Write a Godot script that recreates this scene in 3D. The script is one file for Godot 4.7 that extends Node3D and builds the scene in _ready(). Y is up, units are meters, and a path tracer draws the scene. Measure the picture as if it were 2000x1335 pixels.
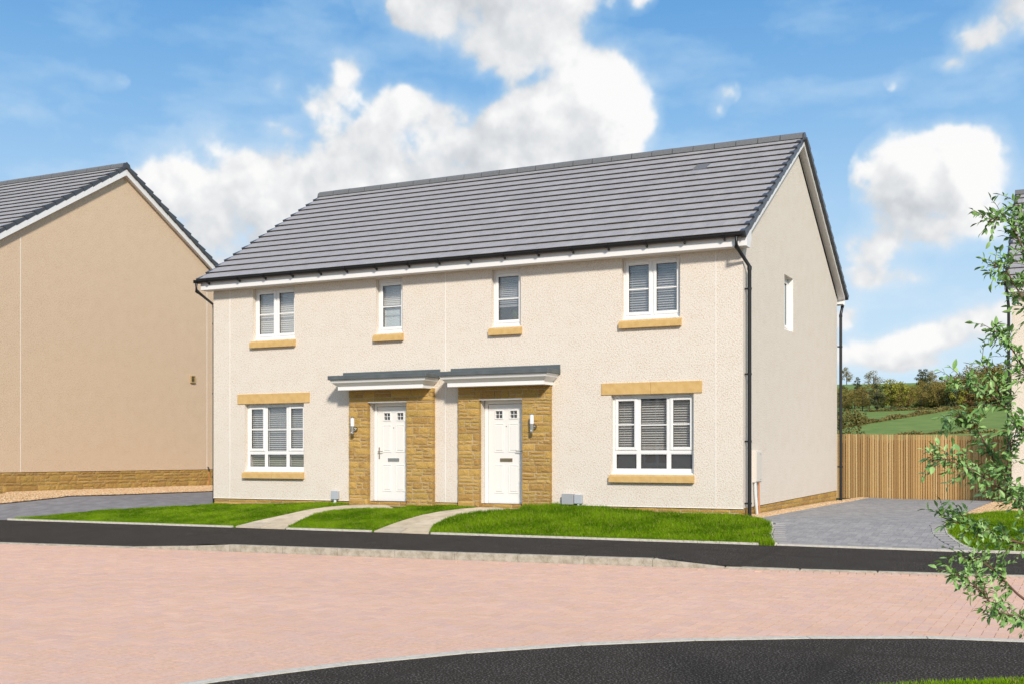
extends Node3D
# A pair of semi-detached houses on a new estate: z = 0 is the plane of the front wall, x runs along it (0 at the right-hand corner), y is up.

const CAM := Vector3(5.302, 1.0516, 19.409)
const YAW := 0.46372
const FOCAL := 2261.9
const HORIZON := 889.55
var exposure := 1.62
var rng := RandomNumberGenerator.new()
var mats := {}
var named := {}
var tex := {}


# ------------------------------------------------------------------ mesh builder
class MB:
	var st := SurfaceTool.new()
	var xf := Transform3D()
	var col := Color(1, 1, 1)
	var tint := false
	var n := 0
	func _init(tinted := false) -> void:
		tint = tinted
		st.begin(Mesh.PRIMITIVE_TRIANGLES)
	func v(p: Vector3, nn: Vector3) -> void:
		if tint:
			st.set_color(col)
		st.set_normal((xf.basis * nn).normalized())
		st.add_vertex(xf * p)
	func tri(a: Vector3, b: Vector3, c: Vector3, out: Vector3) -> void:
		var nn := (b - a).cross(c - a)
		if nn.length_squared() < 1e-16:
			return
		nn = nn.normalized()
		n += 1
		if nn.dot(out) < 0.0:
			nn = -nn
			v(a, nn); v(b, nn); v(c, nn)
		else:
			v(a, nn); v(c, nn); v(b, nn)
	func quad(a: Vector3, b: Vector3, c: Vector3, d: Vector3, out: Vector3) -> void:
		tri(a, b, c, out)
		tri(a, c, d, out)
	func smooth(a: Vector3, b: Vector3, c: Vector3, na: Vector3, nb: Vector3, nc: Vector3) -> void:
		n += 1
		if (b - a).cross(c - a).dot(na + nb + nc) < 0.0:
			v(a, na); v(b, nb); v(c, nc)
		else:
			v(a, na); v(c, nc); v(b, nb)
	func box(lo: Vector3, hi: Vector3) -> void:
		for a in 3:
			var u := (a + 1) % 3
			var w := (a + 2) % 3
			for s in 2:
				var p: Array[Vector3] = []
				for k in 4:
					var q := Vector3()
					q[a] = hi[a] if s == 1 else lo[a]
					q[u] = hi[u] if k == 1 or k == 2 else lo[u]
					q[w] = hi[w] if k >= 2 else lo[w]
					p.append(q)
				var o := Vector3()
				o[a] = 1.0 if s == 1 else -1.0
				quad(p[0], p[1], p[2], p[3], o)
	func cbox(lo: Vector3, hi: Vector3, c: float) -> void:
		var m := (lo + hi) / 2.0
		var h := (hi - lo) / 2.0
		c = minf(c, 0.45 * minf(h.x, minf(h.y, h.z)))
		for a in 3:
			var u := (a + 1) % 3
			var w := (a + 2) % 3
			for s in [-1.0, 1.0]:
				var o := Vector3()
				o[a] = s
				var p: Array[Vector3] = []
				for k in [[-1.0, -1.0], [1.0, -1.0], [1.0, 1.0], [-1.0, 1.0]]:
					var q := Vector3()
					q[a] = s * h[a]
					q[u] = k[0] * (h[u] - c)
					q[w] = k[1] * (h[w] - c)
					p.append(m + q)
				quad(p[0], p[1], p[2], p[3], o)
			for su in [-1.0, 1.0]:
				for sw in [-1.0, 1.0]:
					var o := Vector3()
					o[u] = su
					o[w] = sw
					var p: Array[Vector3] = []
					for k in 4:
						var q := Vector3()
						q[a] = (h[a] - c) * (1.0 if k == 1 or k == 2 else -1.0)
						q[u] = su * (h[u] if k < 2 else h[u] - c)
						q[w] = sw * (h[w] - c if k < 2 else h[w])
						p.append(m + q)
					quad(p[0], p[1], p[2], p[3], o)
		for sx in [-1.0, 1.0]:
			for sy in [-1.0, 1.0]:
				for sz in [-1.0, 1.0]:
					var o := Vector3(sx, sy, sz)
					tri(m + o * Vector3(h.x, h.y - c, h.z - c), m + o * Vector3(h.x - c, h.y, h.z - c), m + o * Vector3(h.x - c, h.y - c, h.z), o)
	# polygon (z, y) pushed along x
	func prism(poly: PackedVector2Array, x0: float, x1: float) -> void:
		var mid := Vector2()
		for p in poly:
			mid += p
		mid /= poly.size()
		for i in poly.size():
			var a := poly[i]
			var b := poly[(i + 1) % poly.size()]
			var e := b - a
			var o := Vector2(e.y, -e.x)
			if o.dot((a + b) / 2.0 - mid) < 0.0:
				o = -o
			quad(Vector3(x0, a.y, a.x), Vector3(x1, a.y, a.x), Vector3(x1, b.y, b.x), Vector3(x0, b.y, b.x), Vector3(0, o.y, o.x))
		var t := Geometry2D.triangulate_polygon(poly)
		for i in range(0, t.size(), 3):
			var a := poly[t[i]]
			var b := poly[t[i + 1]]
			var c := poly[t[i + 2]]
			tri(Vector3(x0, a.y, a.x), Vector3(x0, b.y, b.x), Vector3(x0, c.y, c.x), Vector3(-1, 0, 0))
			tri(Vector3(x1, a.y, a.x), Vector3(x1, b.y, b.x), Vector3(x1, c.y, c.x), Vector3(1, 0, 0))
	func tube(pts: Array, rad: Array, sides := 8, caps := true) -> void:
		var rings := []
		var nors := []
		var up := Vector3(0.31, 0.9, 0.29)
		for i in pts.size():
			var t: Vector3 = (pts[mini(i + 1, pts.size() - 1)] - pts[maxi(i - 1, 0)]).normalized()
			var s := t.cross(up)
			if s.length() < 0.05:
				s = t.cross(Vector3(1, 0, 0))
			s = s.normalized()
			var w := s.cross(t).normalized()
			var ring := []
			var nor := []
			for k in sides:
				var a := TAU * k / sides
				var d := s * cos(a) + w * sin(a)
				nor.append(d)
				ring.append(pts[i] + d * rad[i])
			rings.append(ring)
			nors.append(nor)
		for i in pts.size() - 1:
			for k in sides:
				var l := (k + 1) % sides
				smooth(rings[i][k], rings[i + 1][k], rings[i + 1][l], nors[i][k], nors[i + 1][k], nors[i + 1][l])
				smooth(rings[i][k], rings[i + 1][l], rings[i][l], nors[i][k], nors[i + 1][l], nors[i][l])
		if caps:
			for e in [0, pts.size() - 1]:
				var o: Vector3 = pts[e] - pts[1 if e == 0 else e - 1]
				for k in sides:
					tri(pts[e], rings[e][k], rings[e][(k + 1) % sides], o)
	func ring(x0: float, x1: float, y0: float, y1: float, w: float, z0: float, z1: float, c := 0.005) -> void:
		cbox(Vector3(x0, y0, z0), Vector3(x0 + w, y1, z1), c)
		cbox(Vector3(x1 - w, y0, z0), Vector3(x1, y1, z1), c)
		cbox(Vector3(x0 + w, y0, z0), Vector3(x1 - w, y0 + w, z1), c)
		cbox(Vector3(x0 + w, y1 - w, z0), Vector3(x1 - w, y1, z1), c)
	# a wall in the plane of x and y with openings [x0, x1, y0, y1]
	func wall(x0: float, x1: float, y0: float, y1: float, holes: Array, zf: float, zb: float) -> void:
		var xs := [x0, x1]
		var ys := [y0, y1]
		for h in holes:
			xs.append_array([h[0], h[1]])
			ys.append_array([h[2], h[3]])
		xs.sort()
		ys.sort()
		for i in xs.size() - 1:
			for j in ys.size() - 1:
				if xs[i + 1] - xs[i] < 1e-5 or ys[j + 1] - ys[j] < 1e-5:
					continue
				var cx: float = (xs[i] + xs[i + 1]) / 2.0
				var cy: float = (ys[j] + ys[j + 1]) / 2.0
				var open := false
				for h in holes:
					if cx > h[0] and cx < h[1] and cy > h[2] and cy < h[3]:
						open = true
				if open:
					continue
				for z in [zf, zb]:
					quad(Vector3(xs[i], ys[j], z), Vector3(xs[i + 1], ys[j], z), Vector3(xs[i + 1], ys[j + 1], z), Vector3(xs[i], ys[j + 1], z), Vector3(0, 0, 1 if z == zf else -1))
		for h in holes + [[x0, x1, y0, y1]]:
			var s := 1.0 if h[0] != x0 or h[1] != x1 else -1.0
			quad(Vector3(h[0], h[2], zf), Vector3(h[0], h[3], zf), Vector3(h[0], h[3], zb), Vector3(h[0], h[2], zb), Vector3(s, 0, 0))
			quad(Vector3(h[1], h[2], zf), Vector3(h[1], h[3], zf), Vector3(h[1], h[3], zb), Vector3(h[1], h[2], zb), Vector3(-s, 0, 0))
			quad(Vector3(h[0], h[2], zf), Vector3(h[1], h[2], zf), Vector3(h[1], h[2], zb), Vector3(h[0], h[2], zb), Vector3(0, s, 0))
			quad(Vector3(h[0], h[3], zf), Vector3(h[1], h[3], zf), Vector3(h[1], h[3], zb), Vector3(h[0], h[3], zb), Vector3(0, -s, 0))
	func done() -> ArrayMesh:
		return st.commit()


# ------------------------------------------------------------------ nodes
func put(called: String, m, mat: Material, parent: Node = self, xf := Transform3D()) -> MeshInstance3D:
	var o := MeshInstance3D.new()
	o.name = called if parent != self else numbered(called)
	o.mesh = m.done() if m is MB else m
	o.material_override = mat
	o.transform = xf
	parent.add_child(o, true)
	return o

func numbered(called: String) -> String:
	var k: int = named.get(called, 0)
	named[called] = k + 1
	return called if k == 0 else "%s_%03d" % [called, k]

func tag(o: Node, label: String, category: String, group := "") -> void:
	o.set_meta("label", label)
	o.set_meta("category", category)
	if group:
		o.set_meta("group", group)

func thing(called: String, label: String, category: String, group := "", at := Vector3.ZERO) -> Node3D:
	var o := Node3D.new()
	o.name = numbered(called)
	o.position = at
	add_child(o)
	tag(o, label, category, group)
	return o

func part(called: String, parent: Node) -> Node3D:
	var o := Node3D.new()
	o.name = called
	parent.add_child(o, true)
	return o

func struct_(o: Node) -> Node:
	o.set_meta("kind", "structure")
	return o

func stuff(o: Node) -> Node:
	o.set_meta("kind", "stuff")
	return o


# ------------------------------------------------------------------ materials
func lc(r: float, g: float, b: float) -> Color:
	return Color(r, g, b).linear_to_srgb()

func grey_noise(size: int, freq: float, oct: int, sd: int, type := FastNoiseLite.TYPE_SIMPLEX_SMOOTH, gain := 0.5) -> PackedByteArray:
	var f := FastNoiseLite.new()
	f.noise_type = type
	f.seed = sd
	f.frequency = freq
	f.fractal_type = FastNoiseLite.FRACTAL_FBM if oct > 1 else FastNoiseLite.FRACTAL_NONE
	f.fractal_octaves = oct
	f.fractal_gain = gain
	if type == FastNoiseLite.TYPE_CELLULAR:
		f.cellular_return_type = FastNoiseLite.RETURN_DISTANCE
	return f.get_seamless_image(size, size).get_data()

# layers: [bytes, weight]; the sum runs through a ramp of [position, linear colour]
func ramp_tex(size: int, layers: Array, stops: Array) -> ImageTexture:
	var lut := PackedByteArray()
	lut.resize(256 * 3)
	for i in 256:
		var t := i / 255.0
		var c: Color = stops[stops.size() - 1][1]
		if t <= stops[0][0]:
			c = stops[0][1]
		else:
			for k in stops.size() - 1:
				if t >= stops[k][0] and t <= stops[k + 1][0]:
					c = stops[k][1].lerp(stops[k + 1][1], (t - stops[k][0]) / (stops[k + 1][0] - stops[k][0]))
		c = c.linear_to_srgb()
		lut[i * 3] = int(clampf(c.r, 0, 1) * 255.0)
		lut[i * 3 + 1] = int(clampf(c.g, 0, 1) * 255.0)
		lut[i * 3 + 2] = int(clampf(c.b, 0, 1) * 255.0)
	var out := PackedByteArray()
	out.resize(size * size * 3)
	var a: PackedByteArray = layers[0][0]
	var wa: float = layers[0][1]
	var b: PackedByteArray = layers[1][0] if layers.size() > 1 else a
	var wb: float = layers[1][1] if layers.size() > 1 else 0.0
	for i in size * size:
		var t := clampi(int(a[i] * wa + b[i] * wb), 0, 255) * 3
		out[i * 3] = lut[t]
		out[i * 3 + 1] = lut[t + 1]
		out[i * 3 + 2] = lut[t + 2]
	return ImageTexture.create_from_image(Image.create_from_data(size, size, false, Image.FORMAT_RGB8, out))

func height_tex(size: int, bytes: PackedByteArray) -> ImageTexture:
	return ImageTexture.create_from_image(Image.create_from_data(size, size, false, Image.FORMAT_L8, bytes))

func mat(called: String, c: Color, rough: float, spec := 0.5) -> StandardMaterial3D:
	if mats.has(called):
		return mats[called]
	var m := StandardMaterial3D.new()
	m.resource_name = called
	m.albedo_color = c
	m.roughness = rough
	m.metallic_specular = spec
	mats[called] = m
	return m

func textured(called: String, t: Texture2D, period: float, rough: float, c := Color(1, 1, 1), bump: Texture2D = null, relief := 0.0, spec := 0.5) -> StandardMaterial3D:
	var m := mat(called, c, rough, spec)
	m.albedo_texture = t
	m.uv1_triplanar = true
	m.uv1_world_triplanar = true
	m.uv1_scale = Vector3.ONE / period
	m.uv1_triplanar_sharpness = 4.0
	if bump:
		m.heightmap_enabled = true
		m.heightmap_texture = bump
		m.heightmap_scale = relief
	return m

func C(r: float, g: float, b: float) -> Color:
	return Color(r, g, b)

func make_materials() -> void:
	var fine := grey_noise(512, 0.16, 2, 11)
	var mid := grey_noise(512, 0.035, 3, 12)
	var broad := grey_noise(512, 0.008, 4, 13)
	var dash := grey_noise(1024, 0.07, 2, 14)
	var dash2 := grey_noise(1024, 0.006, 4, 15)
	var dash_h := height_tex(1024, dash)
	var fine_h := height_tex(512, fine)
	var mid_h := height_tex(512, mid)
	# render: cream with brown chips, a tan one for the neighbour
	textured("cream_render", ramp_tex(1024, [[dash, 0.88], [dash2, 0.12]], [[0.12, C(0.54, 0.42, 0.30)], [0.32, C(0.665, 0.575, 0.475)], [0.5, C(0.715, 0.645, 0.56)], [0.8, C(0.755, 0.70, 0.625)]]), 2.3, 0.95, Color(1, 1, 1), dash_h, 0.36, 0.25)
	textured("tan_render", ramp_tex(1024, [[dash, 0.9], [dash2, 0.1]], [[0.16, C(0.51, 0.355, 0.225)], [0.4, C(0.65, 0.485, 0.335)], [0.6, C(0.70, 0.535, 0.38)], [0.85, C(0.745, 0.59, 0.435)]]), 2.3, 0.95, Color(1, 1, 1), dash_h, 0.32, 0.25)
	# rock-faced sandstone, four tones
	for k in 4:
		var f: float = [1.0, 0.88, 1.12, 0.95][k]
		var g: float = [1.0, 0.98, 1.03, 1.06][k]
		textured("stone_%d" % k, ramp_tex(512, [[fine, 0.5], [mid, 0.5]], [[0.15, C(0.30 * f, 0.17 * f * g, 0.045 * f)], [0.5, C(0.45 * f, 0.275 * f * g, 0.085 * f)], [0.85, C(0.56 * f, 0.37 * f * g, 0.14 * f)]]), [0.55, 0.61, 0.5, 0.66][k], 0.95, Color(1, 1, 1), mid_h, 0.5, 0.25)
	textured("mortar", ramp_tex(512, [[fine, 0.6], [mid, 0.4]], [[0.2, C(0.46, 0.37, 0.23)], [0.8, C(0.58, 0.48, 0.32)]]), 0.4, 0.95)
	textured("cast_stone", ramp_tex(512, [[fine, 0.55], [broad, 0.45]], [[0.2, C(0.52, 0.33, 0.12)], [0.5, C(0.62, 0.41, 0.165)], [0.85, C(0.68, 0.47, 0.21)]]), 0.8, 0.85, Color(1, 1, 1), fine_h, 0.06, 0.3)
	# roof tiles, three tones
	for k in 3:
		var f: float = [1.0, 0.955, 1.04][k]
		textured("tile_%d" % k, ramp_tex(512, [[fine, 0.45], [broad, 0.55]], [[0.2, C(0.315 * f, 0.300 * f, 0.298 * f)], [0.5, C(0.36 * f, 0.343 * f, 0.340 * f)], [0.85, C(0.40 * f, 0.382 * f, 0.378 * f)]]), 1.3, 0.5, Color(1, 1, 1), fine_h, 0.05, 0.5)
	textured("ridge", ramp_tex(512, [[fine, 0.45], [mid, 0.55]], [[0.2, C(0.115, 0.117, 0.12)], [0.8, C(0.17, 0.172, 0.176)]]), 0.7, 0.6)
	textured("verge", ramp_tex(512, [[fine, 0.45], [mid, 0.55]], [[0.2, C(0.05, 0.054, 0.062)], [0.8, C(0.072, 0.077, 0.087)]]), 0.7, 0.38)
	mat("upvc", lc(0.82, 0.81, 0.79), 0.35)
	mat("board", lc(0.80, 0.78, 0.76), 0.4)
	mat("door_white", lc(0.80, 0.785, 0.755), 0.38)
	mat("black_plastic", lc(0.012, 0.012, 0.013), 0.4)
	mat("seal", lc(0.03, 0.03, 0.032), 0.6)
	textured("canopy_grey", ramp_tex(512, [[fine, 0.3], [broad, 0.7]], [[0.2, C(0.085, 0.10, 0.105)], [0.8, C(0.115, 0.132, 0.138)]]), 1.1, 0.6)
	mat("bead", lc(0.80, 0.77, 0.72), 0.6)
	var st := mat("steel", lc(0.56, 0.54, 0.50), 0.28)
	st.metallic = 1.0
	mat("brass", lc(0.45, 0.36, 0.22), 0.35).metallic = 1.0
	mat("lamp_glass", lc(0.84, 0.84, 0.86), 0.25)
	mat("meter_grey", lc(0.36, 0.37, 0.38), 0.5)
	mat("meter_light", lc(0.42, 0.45, 0.48), 0.5)
	mat("meter_cream", lc(0.66, 0.61, 0.54), 0.55)
	mat("pipe_white", lc(0.66, 0.68, 0.66), 0.4)
	mat("pipe_orange", lc(0.55, 0.22, 0.08), 0.45)
	mat("vent_tan", lc(0.42, 0.31, 0.15), 0.5)
	mat("vent_dark", lc(0.13, 0.10, 0.06), 0.6)
	mat("slat", lc(0.60, 0.585, 0.54), 0.5)
	mat("slat_sky_grey", lc(0.42, 0.43, 0.45), 0.5)  # slats greyed in colour for the sky reflection on upper panes
	mat("cord", lc(0.7, 0.68, 0.64), 0.8)
	mat("inside", lc(0.34, 0.32, 0.29), 0.9)
	mat("inside_floor", lc(0.16, 0.13, 0.10), 0.8)
	mat("pot", lc(0.7, 0.7, 0.68), 0.4)
	var glass := mat("glass", Color(0.8, 0.8, 0.8, 0.03), 0.0, 0.7)
	glass.transparency = BaseMaterial3D.TRANSPARENCY_ALPHA
	var frost := mat("frosted_glass", lc(0.52, 0.58, 0.6), 0.22, 0.5)
	frost.metallic_specular = 0.6
	# ground
	var asph := grey_noise(1024, 0.11, 2, 21, FastNoiseLite.TYPE_SIMPLEX_SMOOTH, 0.7)
	var asph2 := grey_noise(1024, 0.005, 4, 22)
	textured("asphalt", ramp_tex(1024, [[asph, 0.95], [asph2, 0.05]], [[0.2, C(0.028, 0.024, 0.020)], [0.5, C(0.048, 0.042, 0.036)], [0.62, C(0.062, 0.054, 0.047)], [0.72, C(0.12, 0.11, 0.10)], [0.88, C(0.32, 0.30, 0.27)]]), 2.4, 1.0, Color(1, 1, 1), height_tex(1024, asph), 0.4, 0.1)
	textured("asphalt_worn", ramp_tex(1024, [[asph, 0.6], [asph2, 0.4]], [[0.2, C(0.17, 0.162, 0.165)], [0.5, C(0.24, 0.23, 0.232)], [0.8, C(0.31, 0.30, 0.30)]]), 2.0, 0.95, Color(1, 1, 1), null, 0.0, 0.2)
	var kerb_n := grey_noise(512, 0.02, 5, 31, FastNoiseLite.TYPE_SIMPLEX_SMOOTH, 0.65)
	textured("kerb", ramp_tex(512, [[kerb_n, 0.7], [fine, 0.3]], [[0.25, C(0.27, 0.24, 0.18)], [0.45, C(0.36, 0.33, 0.26)], [0.6, C(0.42, 0.385, 0.31)], [0.85, C(0.48, 0.44, 0.365)]]), 1.7, 0.9, Color(1, 1, 1), fine_h, 0.12)
	textured("edging", ramp_tex(512, [[kerb_n, 0.6], [fine, 0.4]], [[0.2, C(0.40, 0.36, 0.28)], [0.5, C(0.58, 0.54, 0.46)], [0.85, C(0.68, 0.64, 0.56)]]), 0.7, 0.9, Color(1, 1, 1), fine_h, 0.1)
	for k in 4:
		var cc: Color = [C(0.71, 0.465, 0.35), C(0.72, 0.48, 0.365), C(0.69, 0.465, 0.365), C(0.71, 0.465, 0.34)][k]
		textured("brick_%d" % k, ramp_tex(512, [[fine, 0.45], [mid, 0.55]], [[0.15, cc * 0.82], [0.5, cc], [0.85, (cc * 1.1)]]), [0.9, 0.83, 0.97, 1.07][k], 0.95, Color(1, 1, 1), fine_h, 0.1, 0.15)
	var bs := textured("brick_field", ramp_tex(512, [[fine, 0.45], [mid, 0.55]], [[0.15, C(0.89, 0.89, 0.89)], [0.5, C(0.96, 0.96, 0.96)], [0.85, C(1, 1, 1)]]), 0.93, 0.95, Color(1, 1, 1), null, 0.0, 0.15)
	bs.vertex_color_use_as_albedo = true
	textured("joint_sand", ramp_tex(512, [[fine, 0.5], [mid, 0.5]], [[0.2, C(0.29, 0.18, 0.13)], [0.8, C(0.40, 0.26, 0.19)]]), 0.7, 0.95)
	for k in 3:
		var cc: Color = [C(0.32, 0.308, 0.302), C(0.35, 0.337, 0.328), C(0.29, 0.282, 0.28)][k]
		textured("block_%d" % k, ramp_tex(512, [[fine, 0.45], [mid, 0.55]], [[0.15, cc * 0.8], [0.5, cc], [0.85, cc * 1.15]]), [0.8, 0.9, 1.0][k], 0.95, Color(1, 1, 1), fine_h, 0.1, 0.2)
	textured("block_joint", ramp_tex(512, [[fine, 0.5], [mid, 0.5]], [[0.2, C(0.19, 0.182, 0.176)], [0.8, C(0.27, 0.26, 0.25)]]), 0.7, 0.95)
	for k in 3:
		var cc: Color = [C(0.56, 0.47, 0.34), C(0.62, 0.53, 0.40), C(0.52, 0.45, 0.34)][k]
		textured("slab_%d" % k, ramp_tex(512, [[fine, 0.35], [broad, 0.65]], [[0.15, cc * 0.8], [0.5, cc], [0.85, cc * 1.12]]), 1.4, 0.9, Color(1, 1, 1), mid_h, 0.15)
	textured("soil", ramp_tex(512, [[fine, 0.5], [mid, 0.5]], [[0.2, C(0.022, 0.035, 0.008)], [0.8, C(0.05, 0.085, 0.018)]]), 0.5, 1.0)
	textured("gravel_bed", ramp_tex(512, [[fine, 0.6], [mid, 0.4]], [[0.2, C(0.26, 0.15, 0.07)], [0.8, C(0.46, 0.31, 0.17)]]), 0.4, 1.0)
	var fld := grey_noise(1024, 0.01, 5, 41)
	textured("field", ramp_tex(1024, [[fld, 0.7], [dash2, 0.3]], [[0.2, C(0.115, 0.185, 0.026)], [0.5, C(0.145, 0.222, 0.034)], [0.8, C(0.18, 0.25, 0.046)]]), 90.0, 1.0)
	var plank := grey_noise(512, 0.05, 4, 51)
	for k in 4:
		var cc: Color = [C(0.54, 0.33, 0.13), C(0.63, 0.42, 0.19), C(0.40, 0.235, 0.09), C(0.58, 0.37, 0.15)][k]
		var m := textured("timber_%d" % k, ramp_tex(512, [[plank, 0.8], [fine, 0.2]], [[0.22, C(0.15, 0.075, 0.025)], [0.36, cc * 0.78], [0.55, cc], [0.8, cc * 1.15]]), 1.0, 0.85)
		m.uv1_scale = Vector3(6.0, 1.3, 6.0)
		m.uv1_offset = Vector3(0.31 * k, 0.17 * k, 0.0)
	for d in [["blade", 0.85], ["leaf", 0.6], ["far_leaf", 0.95], ["pebble", 0.9]]:
		var m := mat(d[0], Color(1, 1, 1), d[1], 0.35)
		m.vertex_color_use_as_albedo = true
	mats["blade"].backlight = Color(0.35, 0.42, 0.04)
	mats["blade"].metallic_specular = 0.12
	for k in 4:
		var m := mat("leaf_%d" % k, [lc(0.20, 0.36, 0.085), lc(0.26, 0.43, 0.13), lc(0.15, 0.29, 0.07), lc(0.32, 0.48, 0.17)][k], 0.5)
		m.backlight = Color(0.5, 0.7, 0.16)
	mat("bark", lc(0.16, 0.085, 0.06), 0.85)
	mat("old_bark", lc(0.06, 0.05, 0.035), 0.95)
	mat("plant_green", lc(0.10, 0.20, 0.05), 0.6)


# ------------------------------------------------------------------ ground levels
func front_edge(x: float) -> float:      # back of the footpath
	return 2.52 - 0.02 * x

const KERB := [[-40.0, 9.9], [-10.34, 6.48], [-7.45, 6.14], [-6.3, 6.05], [-2.3, 5.73], [0.485, 5.40], [1.3, 5.27], [4.6, 4.71], [20.0, 2.2]]
const NEAR := [[9.5, 10.7], [6.6, 9.95], [5.6, 9.82], [4.85, 9.83], [4.13, 10.02], [3.4, 10.4], [2.75, 10.82], [2.26, 11.17], [1.54, 11.9], [1.08, 12.55], [0.70, 13.2], [0.41, 13.87], [0.1, 14.8], [-0.3, 16.5], [-0.5, 19.0], [-0.5, 30.0]]

func kerb_z(x: float) -> float:
	for i in KERB.size() - 1:
		if x >= KERB[i][0] and x <= KERB[i + 1][0]:
			return lerpf(KERB[i][1], KERB[i + 1][1], (x - KERB[i][0]) / (KERB[i + 1][0] - KERB[i][0]))
	return 5.0

func kerb_top(x: float) -> float:
	var up := smoothstep(-7.45, -6.35, x) if x < -3.0 else 1.0 - smoothstep(0.485, 1.35, x)
	return lerpf(-0.338, -0.255, up)

func ground(x: float, z: float) -> float:
	var a := 0.0
	if x < -11.6:
		a = 0.18 * minf(1.0, (-11.6 - x) / 6.25)
	elif x < 0.0:
		a = 0.075 * smoothstep(-11.0, -8.4, x) * (1.0 - smoothstep(-3.6, -0.5, x)) + 0.01
	else:
		a = -0.03 * minf(1.0, x) + 0.01
	if z < -6.0:
		a -= 0.03 * minf(1.0, (-6.0 - z) / 5.0)
	var f := front_edge(x)
	if z <= 0.0:
		return a
	if z < f:
		return lerpf(a, -0.26, z / f)
	var k := kerb_z(x)
	if z < k:
		return lerpf(-0.262, kerb_top(x) - 0.003, (z - f) / maxf(k - f, 0.1))
	return -0.362

# a sheet over a polygon (x, z) that follows the ground
func sheet(m: MB, poly: PackedVector2Array, off: float, cell: float, flat := NAN) -> void:
	var lo := poly[0]
	var hi := poly[0]
	for p in poly:
		lo = lo.min(p)
		hi = hi.max(p)
	for i in range(int(floor(lo.x / cell)), int(ceil(hi.x / cell))):
		for j in range(int(floor(lo.y / cell)), int(ceil(hi.y / cell))):
			var c := PackedVector2Array([Vector2(i, j) * cell, Vector2(i + 1, j) * cell, Vector2(i + 1, j + 1) * cell, Vector2(i, j + 1) * cell])
			for piece in Geometry2D.intersect_polygons(poly, c):
				var t := Geometry2D.triangulate_polygon(piece)
				for k in range(0, t.size(), 3):
					var q: Array[Vector3] = []
					for e in 3:
						var p: Vector2 = piece[t[k + e]]
						q.append(Vector3(p.x, (ground(p.x, p.y) if is_nan(flat) else flat) + off, p.y))
					m.tri(q[0], q[1], q[2], Vector3.UP)

func poly(a: Array) -> PackedVector2Array:
	var out := PackedVector2Array()
	for p in a:
		out.append(Vector2(p[0], p[1]))
	return out


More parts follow.
